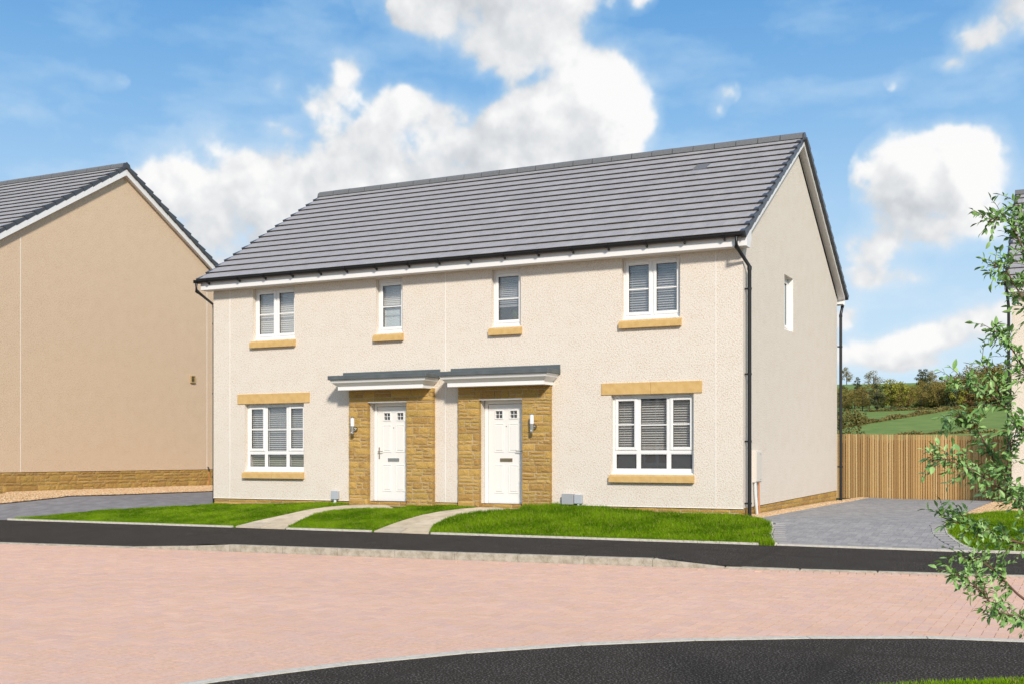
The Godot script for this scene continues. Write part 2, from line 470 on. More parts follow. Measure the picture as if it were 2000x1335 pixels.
# ------------------------------------------------------------------ sky
func make_sky() -> ImageTexture:
	var w := 4096
	var h := 2048
	var gw := 1024
	var gh := 512          # a coarse grid of cloud mass over the upper half
	var dens := PackedFloat32Array()
	dens.resize(gw * gh)
	var view := -rad_to_deg(YAW)
	# [azimuth right of the view axis, elevation, half width, half height, mass] in degrees
	var blobs := [
		[-1.6, 21.4, 3.6, 1.7, 1.0], [1.6, 21.0, 2.4, 1.8, 1.0], [-4.6, 21.6, 1.9, 1.0, 0.7], [0.4, 23.6, 4.4, 1.8, 0.9], [-0.8, 19.6, 1.9, 1.2, 0.7], [-5.4, 20.5, 1.2, 0.5, 0.4], [3.0, 19.4, 1.2, 0.9, 0.5],
		[-5.6, 16.5, 1.4, 1.1, 1.0], [-7.4, 14.8, 1.8, 1.4, 1.0], [-3.8, 15.9, 1.4, 1.2, 1.0], [-1.8, 15.0, 1.8, 1.3, 1.4], [-0.2, 15.7, 1.5, 1.0, 1.2], [0.8, 15.0, 1.8, 1.2, 1.2], [1.6, 16.5, 1.5, 1.2, 1.0], [3.4, 17.4, 1.4, 1.3, 1.0], [4.8, 18.3, 1.3, 1.1, 1.0], [6.0, 16.9, 1.3, 1.4, 1.0], [6.6, 15.8, 0.8, 0.9, 0.8], [3.2, 15.0, 2.2, 1.0, 0.8], [5.2, 14.8, 1.6, 0.7, 0.6],
		[-9.0, 12.8, 2.0, 1.5, 1.0], [-6.0, 13.0, 3.2, 1.6, 1.1], [-2.0, 12.8, 4.0, 1.6, 1.1], [1.8, 13.4, 2.4, 1.2, 1.0], [-8.4, 10.6, 3.0, 1.6, 1.1], [-3.0, 10.6, 5.0, 1.6, 1.1],
		[-8.2, 18.2, 1.1, 1.0, 0.62], [-9.0, 16.9, 1.4, 0.8, 0.5], [-11.6, 17.4, 0.7, 0.7, 0.4], [-11.5, 15.4, 0.8, 0.5, 0.35], [-14.2, 14.8, 1.7, 0.9, 0.55], [-12.6, 14.0, 1.8, 0.9, 0.55], [-16.4, 12.6, 1.9, 1.1, 0.8], [-14.0, 12.6, 2.0, 1.4, 0.95], [-11.6, 12.2, 2.0, 1.5, 1.0], [-15.0, 10.6, 1.8, 1.0, 0.85], [-12.0, 9.4, 2.4, 1.3, 1.0], [-14.8, 8.6, 1.6, 0.9, 0.9], [-12.2, 7.8, 2.0, 1.0, 0.8],
		[-19.6, 14.4, 2.2, 0.5, 0.3], [-23.0, 15.3, 2.2, 0.5, 0.28], [-20.0, 17.0, 1.6, 0.5, 0.2],
		[18.8, 13.2, 1.6, 1.3, 1.0], [20.6, 13.9, 1.6, 1.3, 1.1], [22.6, 13.6, 1.4, 1.2, 1.0], [21.2, 12.0, 2.2, 1.3, 1.1], [18.4, 11.4, 1.3, 1.1, 0.85], [19.4, 10.2, 1.8, 0.9, 0.8], [17.4, 9.6, 1.3, 0.9, 0.7], [18.6, 8.2, 1.5, 0.7, 0.62], [17.0, 8.2, 1.0, 0.6, 0.5], [22.6, 10.4, 1.2, 0.7, 0.5],
		[17.0, 4.8, 1.7, 0.7, 0.8], [19.2, 5.2, 1.3, 0.8, 0.85], [20.8, 5.6, 1.5, 0.9, 0.95], [22.8, 6.2, 1.5, 0.9, 0.85], [19.8, 4.2, 3.0, 0.45, 0.65], [16.1, 6.5, 0.8, 0.6, 0.7], [23.8, 5.0, 1.4, 0.7, 0.6],
		[24.4, 21.0, 1.5, 1.0, 1.1], [23.4, 19.7, 1.4, 0.9, 1.1], [22.2, 18.4, 1.4, 0.8, 1.0], [20.8, 17.5, 1.0, 0.5, 0.7], [25.2, 22.2, 1.6, 1.1, 1.1], [24.2, 18.6, 0.7, 0.4, 0.4], [10.4, 17.2, 0.6, 0.5, 0.42], [9.9, 16.4, 0.5, 0.4, 0.3], [6.4, 21.4, 0.6, 0.5, 0.36], [18.4, 17.0, 0.5, 0.35, 0.25]]
	rng.seed = 77
	for k in 170:      # the same kind of sky all round
		var az := rng.randf_range(34.0, 326.0)
		var el := rng.randf_range(2.0, 70.0)
		var wide := rng.randf_range(2.0, 5.0) * (0.6 + el / 40.0) / cos(deg_to_rad(el))
		var tall := rng.randf_range(1.2, 2.8) * (0.6 + el / 60.0)
		for j in 4:
			blobs.append([az + rng.randf_range(-1.0, 1.0) * wide, clampf(el + rng.randf_range(-0.7, 0.7) * tall, 1.0, 84.0), wide * rng.randf_range(0.5, 1.0), tall * rng.randf_range(0.5, 1.0), rng.randf_range(0.35, 0.8)])
	for b in blobs:
		var cx: float = fposmod((b[0] + view) / 360.0, 1.0) * gw
		var cy: float = (1.0 - b[1] / 90.0) * gh
		var rx: float = b[2] / 360.0 * gw
		var ry: float = b[3] / 90.0 * gh
		for j in range(maxi(0, int(cy - ry * 2.2)), mini(gh, int(cy + ry * 2.2) + 1)):
			for i in range(int(cx - rx * 2.2), int(cx + rx * 2.2) + 1):
				var d := pow((i + 0.5 - cx) / rx, 2.0) + pow((j + 0.5 - cy) / ry, 2.0)
				if d < 4.8:
					var at := j * gw + posmod(i, gw)
					dens[at] = dens[at] + b[4] * exp(-d * 1.15)
	var coarse := Image.create_from_data(gw, gh, false, Image.FORMAT_RF, dens.to_byte_array())
	coarse.resize(w, h / 2, Image.INTERPOLATE_CUBIC)
	var big := coarse.get_data().to_float32_array()
	var f1 := FastNoiseLite.new()
	f1.seed = 5
	f1.noise_type = FastNoiseLite.TYPE_SIMPLEX_SMOOTH
	f1.frequency = 0.0085
	f1.fractal_octaves = 6
	f1.fractal_gain = 0.6
	f1.domain_warp_enabled = true
	f1.domain_warp_amplitude = 26.0
	f1.domain_warp_frequency = 0.012
	var f2 := FastNoiseLite.new()
	f2.seed = 9
	f2.noise_type = FastNoiseLite.TYPE_CELLULAR
	f2.cellular_return_type = FastNoiseLite.RETURN_DISTANCE
	f2.frequency = 0.022
	f2.fractal_octaves = 4
	f2.fractal_gain = 0.5
	f2.domain_warp_enabled = true
	f2.domain_warp_amplitude = 18.0
	f2.domain_warp_frequency = 0.02
	var nh := 512
	var n1 := f1.get_seamless_image(w, nh).get_data()
	var n2 := f2.get_seamless_image(w, nh).get_data()
	var out := PackedByteArray()
	out.resize(w * h * 3)
	var stops := [[0.0, Color8(212, 231, 244)], [3.0, Color8(204, 228, 244)], [7.0, Color8(190, 219, 242)], [12.0, Color8(165, 203, 237)], [16.0, Color8(136, 184, 229)], [21.0, Color8(106, 163, 218)], [28.0, Color8(88, 147, 209)], [45.0, Color8(68, 126, 195)], [90.0, Color8(52, 104, 178)]]
	for y in h / 2:
		var el := (1.0 - (y + 0.5) / (h / 2.0)) * 90.0
		var sky: Color = stops[0][1]
		for k in stops.size() - 1:
			if el >= stops[k][0] and el <= stops[k + 1][0]:
				sky = stops[k][1].lerp(stops[k + 1][1], (el - stops[k][0]) / (stops[k + 1][0] - stops[k][0]))
		var step := 1 if el < 27.0 else 4
		if step == 4 and y % 4 != 0:
			for i in w * 3:
				out[y * w * 3 + i] = out[(y - 1) * w * 3 + i]
			continue
		var sr := sky.r * 255.0
		var sg := sky.g * 255.0
		var sb := sky.b * 255.0
		var row := y * w
		var nrow := (y % nh) * w
		var vrow := ((y * 3 + 100) % nh) * w
		var nup := (maxi(0, y - 7) % nh) * w
		var up2 := maxi(0, y - 20) * w
		var nup2 := (maxi(0, y - 20) % nh) * w
		for x in range(0, w, step):
			var m := big[row + x]
			var r := sr
			var g := sg
			var b := sb
			var veil := (n1[vrow + x] - 104) * 0.0024
			if veil > 0.0:
				r += (236.0 - r) * veil
				g += (240.0 - g) * veil
				b += (246.0 - b) * veil
			if m > 0.05:
				var mm := 1.0 - exp(-1.15 * m)
				var nn := (n1[nrow + x] - 128) * 0.0044 + (118 - n2[nrow + x]) * 0.0022
				var d := mm + nn * 1.0
				var soft := clampf((mm + nn * 0.7 - 0.04) / 0.50, 0.0, 1.0) * 0.48
				r += (232.0 - r) * soft
				g += (236.0 - g) * soft
				b += (241.0 - b) * soft
				if d > 0.27:
					var a := clampf((d - 0.27) / 0.27, 0.0, 1.0)
					a = a * a * (3.0 - 2.0 * a)
					var x2 := (x + 7) % w
					var x3 := (x + 22) % w
					var d1 := (n1[nup + x2] - 128) * 0.0044 + (118 - n2[nup + x2]) * 0.0022
					var d2 := 1.0 - exp(-1.15 * big[up2 + x3]) + ((n1[nup2 + x3] - 128) * 0.0044) * 0.85
					var lit := clampf(0.62 + (nn - d1) * 0.95 + (d - d2) * 0.55, 0.0, 1.0)
					r += (190.0 + 58.0 * lit - r) * a * 0.97
					g += (195.0 + 52.0 * lit - g) * a * 0.97
					b += (201.0 + 45.0 * lit - b) * a * 0.97
			var at := (row + x) * 3
			for e in step:
				out[at + e * 3] = int(r)
				out[at + e * 3 + 1] = int(g)
				out[at + e * 3 + 2] = int(b)
	var low := h / 2 * w * 3
	for i in range(low, w * h * 3, 3):
		out[i] = 150
		out[i + 1] = 150
		out[i + 2] = 140
	return ImageTexture.create_from_image(Image.create_from_data(w, h, false, Image.FORMAT_RGB8, out))


func _ready() -> void:
	rng.seed = 4
	# camera: level, the lens shifted upwards
	var cam := Camera3D.new()
	cam.name = "camera"
	cam.projection = Camera3D.PROJECTION_FRUSTUM
	cam.near = 0.1
	cam.far = 4000.0
	cam.size = 1335.0 / FOCAL * 0.1
	cam.frustum_offset = Vector2(0.0, (HORIZON - 667.5) / FOCAL * 0.1)
	cam.position = CAM
	cam.rotation = Vector3(0, YAW, 0)
	add_child(cam)
	cam.current = true
	var env := Environment.new()
	env.background_mode = Environment.BG_SKY
	env.tonemap_mode = Environment.TONE_MAPPER_LINEAR
	env.tonemap_exposure = exposure
	env.background_energy_multiplier = 1.06 / exposure
	env.sdfgi_enabled = true
	env.ssao_enabled = true
	env.ssil_enabled = true
	var pan := PanoramaSkyMaterial.new()
	pan.panorama = make_sky()
	var sky := Sky.new()
	sky.sky_material = pan
	env.sky = sky
	var we := WorldEnvironment.new()
	we.name = "world"
	we.environment = env
	add_child(we)
	var sun := DirectionalLight3D.new()
	sun.name = "sun"
	sun.light_energy = 0.82
	sun.light_angular_distance = 6.0
	sun.light_color = Color(1.0, 0.965, 0.915)
	sun.shadow_enabled = true
	sun.look_at_from_position(Vector3(0.74, 0.74, 1.0), Vector3.ZERO)
	add_child(sun)
	make_materials()
	make_terrain()
	make_ground()
	make_house()
	make_left_house()
	make_right_house()
	make_opposite_house()
	make_fence()
	make_grass()
	make_gravel()
	make_far_trees()
	make_sapling()


# ------------------------------------------------------------------ land
func hill(x: float, z: float) -> float:
	var prof := [[60.0, -0.6], [-14.0, -0.5], [-60.0, -0.3], [-200.0, 2.0], [-302.0, 6.3], [-352.0, 10.9], [-445.0, 18.9], [-600.0, 30.5], [-760.0, 44.0], [-903.0, 55.6], [-1000.0, 57.0], [-1300.0, 50.0], [-2200.0, 30.0]]
	var y: float = prof[prof.size() - 1][1]
	if z > 60.0:
		y = -0.6
	else:
		for i in prof.size() - 1:
			if z <= prof[i][0] and z >= prof[i + 1][0]:
				y = lerpf(prof[i][1], prof[i + 1][1], (z - prof[i][0]) / (prof[i + 1][0] - prof[i][0]))
	var k := clampf((-z - 80.0) / 400.0, 0.0, 1.0)
	return y + k * (1.5 * sin(x * 0.013 + 0.6) + 2.2 * sin(x * 0.0047 + z * 0.003) + 2.1)

func make_terrain() -> void:
	var m := MB.new()
	var zs := [1500.0, 500.0, 120.0, 40.0, 10.0, -14.0, -60.0]
	var z := -100.0
	while z > -1000.0:
		zs.append(z)
		z -= 30.0
	zs.append_array([-1050.0, -1150.0, -1300.0, -1700.0, -2200.0])
	var xs := [-1800.0, -1100.0, -700.0]
	var x := -500.0
	while x <= 300.0:
		xs.append(x)
		x += 25.0
	xs.append_array([500.0, 900.0, 1800.0])
	for i in xs.size() - 1:
		for j in zs.size() - 1:
			var p: Array[Vector3] = []
			for k in [[0, 0], [1, 0], [1, 1], [0, 1]]:
				var px: float = xs[i + k[0]]
				var pz: float = zs[j + k[1]]
				p.append(Vector3(px, hill(px, pz), pz))
			m.quad(p[0], p[1], p[2], p[3], Vector3.UP)
	struct_(put("hillside_fields", m, mats["field"]))

func herring(area: PackedVector2Array, origin: Vector2) -> Array:
	var lo := area[0]
	var hi := area[0]
	for p in area:
		lo = lo.min(p)
		hi = hi.max(p)
	var out := []
	var u := 0.1
	for i in range(int((lo.x - origin.x) / u) - 2, int((hi.x - origin.x) / u) + 2):
		for j in range(int((lo.y - origin.y) / u) - 2, int((hi.y - origin.y) / u) + 2):
			var d := posmod(i - j, 4)
			var a := origin + Vector2(i, j) * u
			if d == 0:
				if Geometry2D.is_point_in_polygon(a + Vector2(u, u / 2.0), area):
					out.append([a, Vector2(2.0 * u, u)])
			elif d == 3:
				if Geometry2D.is_point_in_polygon(a + Vector2(u / 2.0, u), area):
					out.append([a, Vector2(u, 2.0 * u)])
	return out

func brick_shape(w: float, d: float) -> ArrayMesh:
	var m := MB.new()
	brick_into(m, Vector3.ZERO, w, d)
	return m.done()

func brick_into(m: MB, c: Vector3, w: float, d: float, gap := 0.0026) -> void:
	var h := Vector2(w / 2.0 - gap, d / 2.0 - gap)
	var q: Array[Vector3] = []
	for k in [[-1, -1], [1, -1], [1, 1], [-1, 1]]:
		q.append(c + Vector3(k[0] * h.x, 0, k[1] * h.y))
	m.quad(q[0], q[1], q[2], q[3], Vector3.UP)
	var dn := Vector3(0, -0.024, 0)
	for k in 4:
		var l := (k + 1) % 4
		m.quad(q[k], q[l], q[l] + dn, q[k] + dn, (q[k] + q[l]) / 2.0 - c)

func in_view(p: Vector3, margin: float) -> bool:
	var d := p - CAM
	var f := d.dot(Vector3(-sin(YAW), 0, -cos(YAW)))
	var r := d.dot(Vector3(cos(YAW), 0, -sin(YAW)))
	return f > 4.0 and absf(r) < f * 1000.0 / FOCAL + margin

# pavers: the 300 nearest as parts, the others joined
func pave(parent: Node, called: String, list: Array, yfun: Callable, kinds: Array, joined: Material, tints: Array, many: String) -> void:
	var rows := []
	for b in list:
		var c: Vector2 = b[0] + b[1] / 2.0
		var y: float = yfun.call(c.x, c.y)
		rows.append([CAM.distance_to(Vector3(c.x, y, c.y)), b, y, in_view(Vector3(c.x, y, c.y), -0.1)])
	rows.sort_custom(func(a, b): return a[0] < b[0])
	var shapes := {}
	var m := MB.new(true)
	var n := 0
	var wear := FastNoiseLite.new()      # dust trodden and driven along the road
	wear.seed = 3
	wear.frequency = 0.35
	wear.fractal_octaves = 4
	for r in rows:
		var size: Vector2 = r[1][1]
		var c: Vector2 = r[1][0] + size / 2.0
		var jy := rng.randf_range(-0.0014, 0.0014)
		var k := rng.randi() % kinds.size()
		var e := 0.08
		var slope := Vector3((yfun.call(c.x - e, c.y) - yfun.call(c.x + e, c.y)) / (2.0 * e), 1.0, (yfun.call(c.x, c.y - e) - yfun.call(c.x, c.y + e)) / (2.0 * e)).normalized()
		slope = (slope + Vector3(rng.randf_range(-0.006, 0.006), 0, rng.randf_range(-0.006, 0.006))).normalized()
		var bz := Vector3(0, -slope.z, slope.y).normalized()
		var xf := Transform3D(Basis(slope.cross(bz).normalized(), slope, bz), Vector3(c.x, r[2] + jy, c.y))
		if n < 300 and r[3]:
			if not shapes.has(size):
				shapes[size] = brick_shape(size.x, size.y)
			put(called, shapes[size], mats[kinds[k]], parent, xf)
			n += 1
		else:
			m.xf = xf
			var t: Color = tints[k] * rng.randf_range(0.965, 1.035) * (1.0 + 0.05 * wear.get_noise_2d(c.x * 0.4, c.y * 1.6))
			m.col = t
			brick_into(m, Vector3.ZERO, size.x, size.y)
	stuff(put(many, m, joined, parent))

func line_at(pts: Array, s: float) -> Array:      # point and direction at a length along a polyline of Vector2
	for i in pts.size() - 1:
		var l: float = pts[i].distance_to(pts[i + 1])
		if s <= l or i == pts.size() - 2:
			return [pts[i].lerp(pts[i + 1], s / l), (pts[i + 1] - pts[i]).normalized()]
		s -= l
	return []

func line_length(pts: Array) -> float:
	var s := 0.0
	for i in pts.size() - 1:
		s += pts[i].distance_to(pts[i + 1])
	return s

# a kerb made of stones laid along a line; width to the left of the line
func lay_stones(parent: Node, called: String, pts: Array, each: float, width: float, top: Callable, drop: float, m: Material, bevel := 0.012) -> void:
	var total := line_length(pts)
	var n := maxi(1, int(round(total / each)))
	for i in n:
		var s0 := total * i / n + 0.003
		var s1 := total * (i + 1) / n - 0.003
		var a: Array = line_at(pts, s0)
		var b: Array = line_at(pts, s1)
		var mb := MB.new()
		var na := Vector2(-a[1].y, a[1].x) * width
		var nb := Vector2(-b[1].y, b[1].x) * width
		var p: Array[Vector3] = []
		for q in [a[0], b[0], b[0] + nb, a[0] + na]:
			p.append(Vector3(q.x, top.call(q.x, q.y), q.y))
		var c := (p[0] + p[1] + p[2] + p[3]) / 4.0
		var t: Array[Vector3] = []
		for q in p:
			var d := (q - c)
			d.y = 0
			t.append(q - d.normalized() * bevel)
		mb.quad(t[0], t[1], t[2], t[3], Vector3.UP)
		for k in 4:
			var l := (k + 1) % 4
			var lo := Vector3(0, -bevel, 0)
			var o := (p[k] + p[l]) / 2.0 - c
			mb.quad(t[k], t[l], p[l] + lo, p[k] + lo, o + Vector3(0, 0.1, 0))
			mb.quad(p[k] + lo, p[l] + lo, p[l] + Vector3(0, -drop, 0), p[k] + Vector3(0, -drop, 0), o)
		put(called, mb, m, parent)

const PATH_ONE := [[[-8.76, 2.66], [-8.74, 2.1], [-8.60, 1.45], [-8.52, 0.95], [-8.34, 0.55], [-8.02, 0.27], [-7.60, 0.14], [-7.1, 0.13]], [[-7.62, 2.66], [-7.88, 1.85], [-8.0, 1.3], [-7.94, 0.95], [-7.70, 0.68], [-7.30, 0.52], [-6.95, 0.50], [-6.66, 0.50]]]
const PATH_TWO := [[[-5.76, 2.62], [-5.82, 1.7], [-5.74, 1.05], [-5.56, 0.60], [-5.30, 0.32], [-5.02, 0.14], [-4.6, 0.13]], [[-4.66, 2.62], [-4.95, 2.0], [-5.06, 1.45], [-4.98, 1.0], [-4.74, 0.70], [-4.40, 0.54], [-4.12, 0.52]]]
const LAWN_ONE := [[-14.5, 2.78], [-14.0, 2.22], [-13.42, 1.45], [-12.55, 0.80], [-11.62, 0.06], [-11.5, 0.0], [-8.03, 0.0], [-8.03, 0.2], [-8.36, 0.53], [-8.54, 0.93], [-8.62, 1.43], [-8.76, 2.1], [-8.78, 2.66]]
const LAWN_TWO := [[-7.60, 2.64], [-7.86, 1.85], [-7.98, 1.3], [-7.92, 0.97], [-7.68, 0.70], [-7.28, 0.54], [-6.62, 0.52], [-6.55, 0.12], [-6.07, 0.1], [-6.05, 0.0], [-5.53, 0.0], [-5.52, 0.12], [-5.1, 0.12], [-5.32, 0.3], [-5.58, 0.58], [-5.76, 1.03], [-5.84, 1.7], [-5.78, 2.6]]
const LAWN_THREE := [[-4.64, 2.58], [-4.93, 2.0], [-5.04, 1.45], [-4.96, 1.02], [-4.72, 0.72], [-4.38, 0.56], [-4.08, 0.54], [-4.06, 0.12], [-3.58, 0.11], [-3.56, 0.0], [0.05, 0.0], [0.34, 0.22], [0.58, 0.5], [0.76, 1.1], [0.86, 1.6], [1.04, 2.2], [1.14, 2.5]]
const LAWN_FOUR := [[3.30, -1.9], [3.30, 0.24], [3.43, 1.1], [3.63, 1.76], [3.83, 2.25], [3.98, 2.44], [9.0, 2.34], [9.0, -4.3], [4.0, -4.3], [3.6, -3.2]]
const LAWN_NEAR := [[9.5, 12.4], [6.6, 11.3], [5.6, 11.4], [4.97, 11.6], [4.34, 12.05], [3.85, 12.52], [3.2, 13.3], [2.7, 14.4], [2.3, 16.2], [2.1, 30.0], [9.5, 30.0]]
const DRIVE := [[0.34, 0.20], [0.62, 0.50], [0.80, 1.1], [0.90, 1.6], [1.08, 2.2], [1.20, 2.47], [3.95, 2.42], [3.78, 2.25], [3.58, 1.76], [3.38, 1.1], [3.25, 0.24], [3.22, -1.9], [3.25, -4.4], [3.20, -11.25], [0.22, -11.25], [0.33, -8.0]]

func make_ground() -> void:
	# earth under the lawns, then every surface a little above it
	var m := MB.new()
	sheet(m, poly([[-32, -12.5], [14, -12.5], [14, 2.3], [-32, 3.0]]), -0.03, 1.0)
	sheet(m, poly(LAWN_NEAR), 0.0, 1.0, -0.352)
	struct_(put("lawn", m, mats["soil"]))
	# footpath
	m = MB.new()
	var edge := []
	for x in range(-30, 15):
		edge.append([x, front_edge(x)])
	for x in range(14, -31, -1):
		edge.append([x, kerb_z(x) - 0.06])
	sheet(m, poly(edge), 0.0, 0.5)
	struct_(put("footpath", m, mats["asphalt"]))
	# the mouth of the junction in front
	m = MB.new()
	var mouth := NEAR.duplicate()
	mouth.append_array([[9.5, 30.0]])
	sheet(m, poly(mouth), 0.0, 1.0, -0.3535)
	struct_(put("asphalt_road", m, mats["asphalt"]))
	# brick road
	var road := part("brick_road", self)
	struct_(road)
	m = MB.new()
	sheet(m, poly([[-40, 9.8], [-10.34, 6.5], [-2.3, 5.75], [4.6, 4.73], [20, 2.2], [20, 30], [-40, 30]]), 0.0, 4.0, -0.378)
	put("bedding", m, mats["joint_sand"], road)
	var area := []
	for k in KERB:
		if k[0] > -12.0 and k[0] < 8.0:
			area.append([k[0], k[1] + 0.215])
	area.push_front([-13.0, kerb_z(-13.0) + 0.215])
	area.append([8.0, kerb_z(8.0) + 0.215])
	area.append([8.0, 10.4])
	for k in NEAR:
		if k[0] < 7.0 and k[1] < 17.0:
			area.append([k[0] + 0.02, k[1] + 0.05])
	area.append([-3.5, 16.5])
	var flat := func(_x, _z): return -0.356
	var tints := [C(0.75, 0.49, 0.37), C(0.765, 0.51, 0.385), C(0.725, 0.485, 0.385), C(0.75, 0.49, 0.355)]
	pave(road, "brick", herring(poly(area), Vector2(0.03, 0.02)), flat, ["brick_0", "brick_1", "brick_2", "brick_3"], mats["brick_field"], tints, "bricks_beyond")
	# a row of bricks laid end-on along the kerb
	var row := MB.new(true)
	var kl := []
	for k in KERB:
		if k[0] > -14.0 and k[0] < 9.0:
			kl.append(Vector2(k[0], k[1] + 0.11))
	kl.push_front(Vector2(-14.0, kerb_z(-14.0) + 0.11))
	kl.append(Vector2(9.0, kerb_z(9.0) + 0.11))
	var along := 0.05
	while along < line_length(kl):
		var a: Array = line_at(kl, along)
		row.xf = Transform3D(Basis(Vector3.UP, -a[1].angle()), Vector3(a[0].x, -0.355 + rng.randf_range(-0.001, 0.001), a[0].y))
		row.col = tints[rng.randi() % 4] * rng.randf_range(0.93, 1.04)
		brick_into(row, Vector3.ZERO, 0.1, 0.205, 0.003)
		along += 0.1
	stuff(put("edge_bricks", row, mats["brick_field"], road))
	# kerbs
	var kerb := part("kerb", self)
	struct_(kerb)
	var line := []
	for k in KERB:
		if k[0] > -20.0 and k[0] < 12.0:
			line.append(Vector2(k[0], k[1]))
	line.push_front(Vector2(-16.0, kerb_z(-16.0)))
	line.append(Vector2(12.0, kerb_z(12.0)))
	line.reverse()
	lay_stones(kerb, "kerb_stone", line, 0.915, 0.125, func(x, _z): return kerb_top(x), 0.2, mats["kerb"])
	for span in [[-14.55, -8.80], [-7.58, -5.80], [-4.62, 0.92], [4.0, 9.0]]:
		var back := []
		for i in 9:
			var x := lerpf(span[1], span[0], i / 8.0)
			back.append(Vector2(x, front_edge(x) + 0.02))
		lay_stones(kerb, "edging_stone", back, 0.915, 0.055, func(_x, _z): return -0.228, 0.15, mats["edging"], 0.006)
	var flush := []
	for k in NEAR:
		flush.append(Vector2(k[0], k[1]))
	lay_stones(kerb, "flush_kerb_stone", flush, 0.915, 0.105, func(_x, _z): return -0.3475, 0.12, mats["edging"], 0.004)
	# curved edging beside the driveway
	for side in [[[0.56, 0.46], [0.72, 1.0], [0.83, 1.6], [1.02, 2.2], [1.13, 2.47]], [[4.0, 2.4], [3.84, 2.25], [3.64, 1.76], [3.44, 1.1], [3.31, 0.24], [3.28, -1.6]]]:
		var l := []
		for p in side:
			l.append(Vector2(p[0], p[1]))
		lay_stones(kerb, "edging_stone", l, 0.3, -0.06, func(x, z): return ground(x, z) + 0.024, 0.12, mats["edging"], 0.005)
	# driveway of grey blocks
	var drive := part("driveway", self)
	struct_(drive)
	m = MB.new()
	sheet(m, poly(DRIVE), -0.008, 0.5)
	put("bedding", m, mats["block_joint"], drive)
	var inner := [[0.48, 0.20], [0.75, 0.50], [0.93, 1.1], [1.03, 1.6], [1.2, 2.1], [1.28, 2.34], [3.78, 2.30], [3.65, 2.1], [3.47, 1.76], [3.26, 1.1], [3.12, 0.24], [3.09, -1.9], [3.11, -4.4], [3.07, -11.1], [0.38, -11.1], [0.46, -8.0]]
	var on := func(x, z): return ground(x, z) + 0.016
	pave(drive, "paving_block", herring(poly(inner), Vector2(0.04, 0.05)), on, ["block_0", "block_1", "block_2"], mats["brick_field"], [C(0.33, 0.318, 0.312), C(0.36, 0.347, 0.338), C(0.30, 0.292, 0.29)], "blocks_beyond")
	row = MB.new(true)
	for side in [[[0.44, -11.1], [0.54, -8.0], [0.45, 0.2], [0.72, 0.5], [0.90, 1.1], [1.0, 1.6], [1.17, 2.18], [1.25, 2.36]], [[3.10, -11.1], [3.14, -4.4], [3.12, -1.9], [3.15, 0.24], [3.28, 1.1], [3.48, 1.76], [3.68, 2.2], [3.8, 2.34]], [[1.2, 2.36], [3.86, 2.32]]]:
		var l := []
		for p in side:
			l.append(Vector2(p[0], p[1]))
		if side[0][1] < -5.0 and side[0][0] < 1.0:
			l[0].x -= 0.1
			l[1].x -= 0.1
		var s := 0.1
		while s < line_length(l):
			var a: Array = line_at(l, s)
			var y := ground(a[0].x, a[0].y)
			row.xf = Transform3D(Basis(Vector3.UP, -a[1].angle()) * Basis(Vector3(1, 0, 0), 0.0), Vector3(a[0].x, y + 0.021, a[0].y))
			row.col = [C(0.33, 0.318, 0.312), C(0.36, 0.347, 0.338), C(0.30, 0.292, 0.29)][rng.randi() % 3] * rng.randf_range(0.95, 1.05)
			brick_into(row, Vector3.ZERO, 0.2, 0.19, 0.003)
			s += 0.2
	stuff(put("border_blocks", row, mats["brick_field"], drive))
	var ch := thing("drain_channel", "thin pale slotted drain channel across the mouth of the grey block driveway", "drain")
	var dl := MB.new()
	dl.cbox(Vector3(1.18, -0.30, 2.44), Vector3(3.97, -0.238, 2.49), 0.004)
	put("channel", dl, mats["edging"], ch)
	dl = MB.new()
	var sx := 1.2
	while sx < 3.95:
		dl.box(Vector3(sx, -0.2385, 2.453), Vector3(sx + 0.022, -0.2365, 2.477))
		sx += 0.04
	put("slots", dl, mats["meter_grey"], ch)
	# worn tarmac drive between the two houses on the left
	m = MB.new()
	sheet(m, poly([[-14.55, 2.80], [-14.05, 2.24], [-13.46, 1.47], [-12.58, 0.80], [-11.62, 0.04], [-11.62, -12.0], [-15.6, -12.0], [-15.6, -3.8], [-15.7, -1.2], [-15.95, 0.2], [-16.5, 0.95], [-17.2, 1.6], [-18.6, 2.88]]), -0.014, 0.5)
	struct_(put("tarmac_drive", m, mats["asphalt_worn"]))
	# stone-flagged paths
	for k in 2:
		var path := part("flagged_path", self)
		struct_(path)
		var l := []
		var r := []
		for p in [PATH_ONE, PATH_TWO][k][0]:
			l.append(Vector2(p[0], p[1]))
		for p in [PATH_ONE, PATH_TWO][k][1]:
			r.append(Vector2(p[0], p[1]))
		var ll := line_length(l)
		var lr := line_length(r)
		m = MB.new()
		var outline := PackedVector2Array(l)
		var back := r.duplicate()
		back.reverse()
		outline.append_array(PackedVector2Array(back))
		sheet(m, outline, -0.012, 0.4)
		put("bedding", m, mats["slab_2"], path)
		var rows := 8
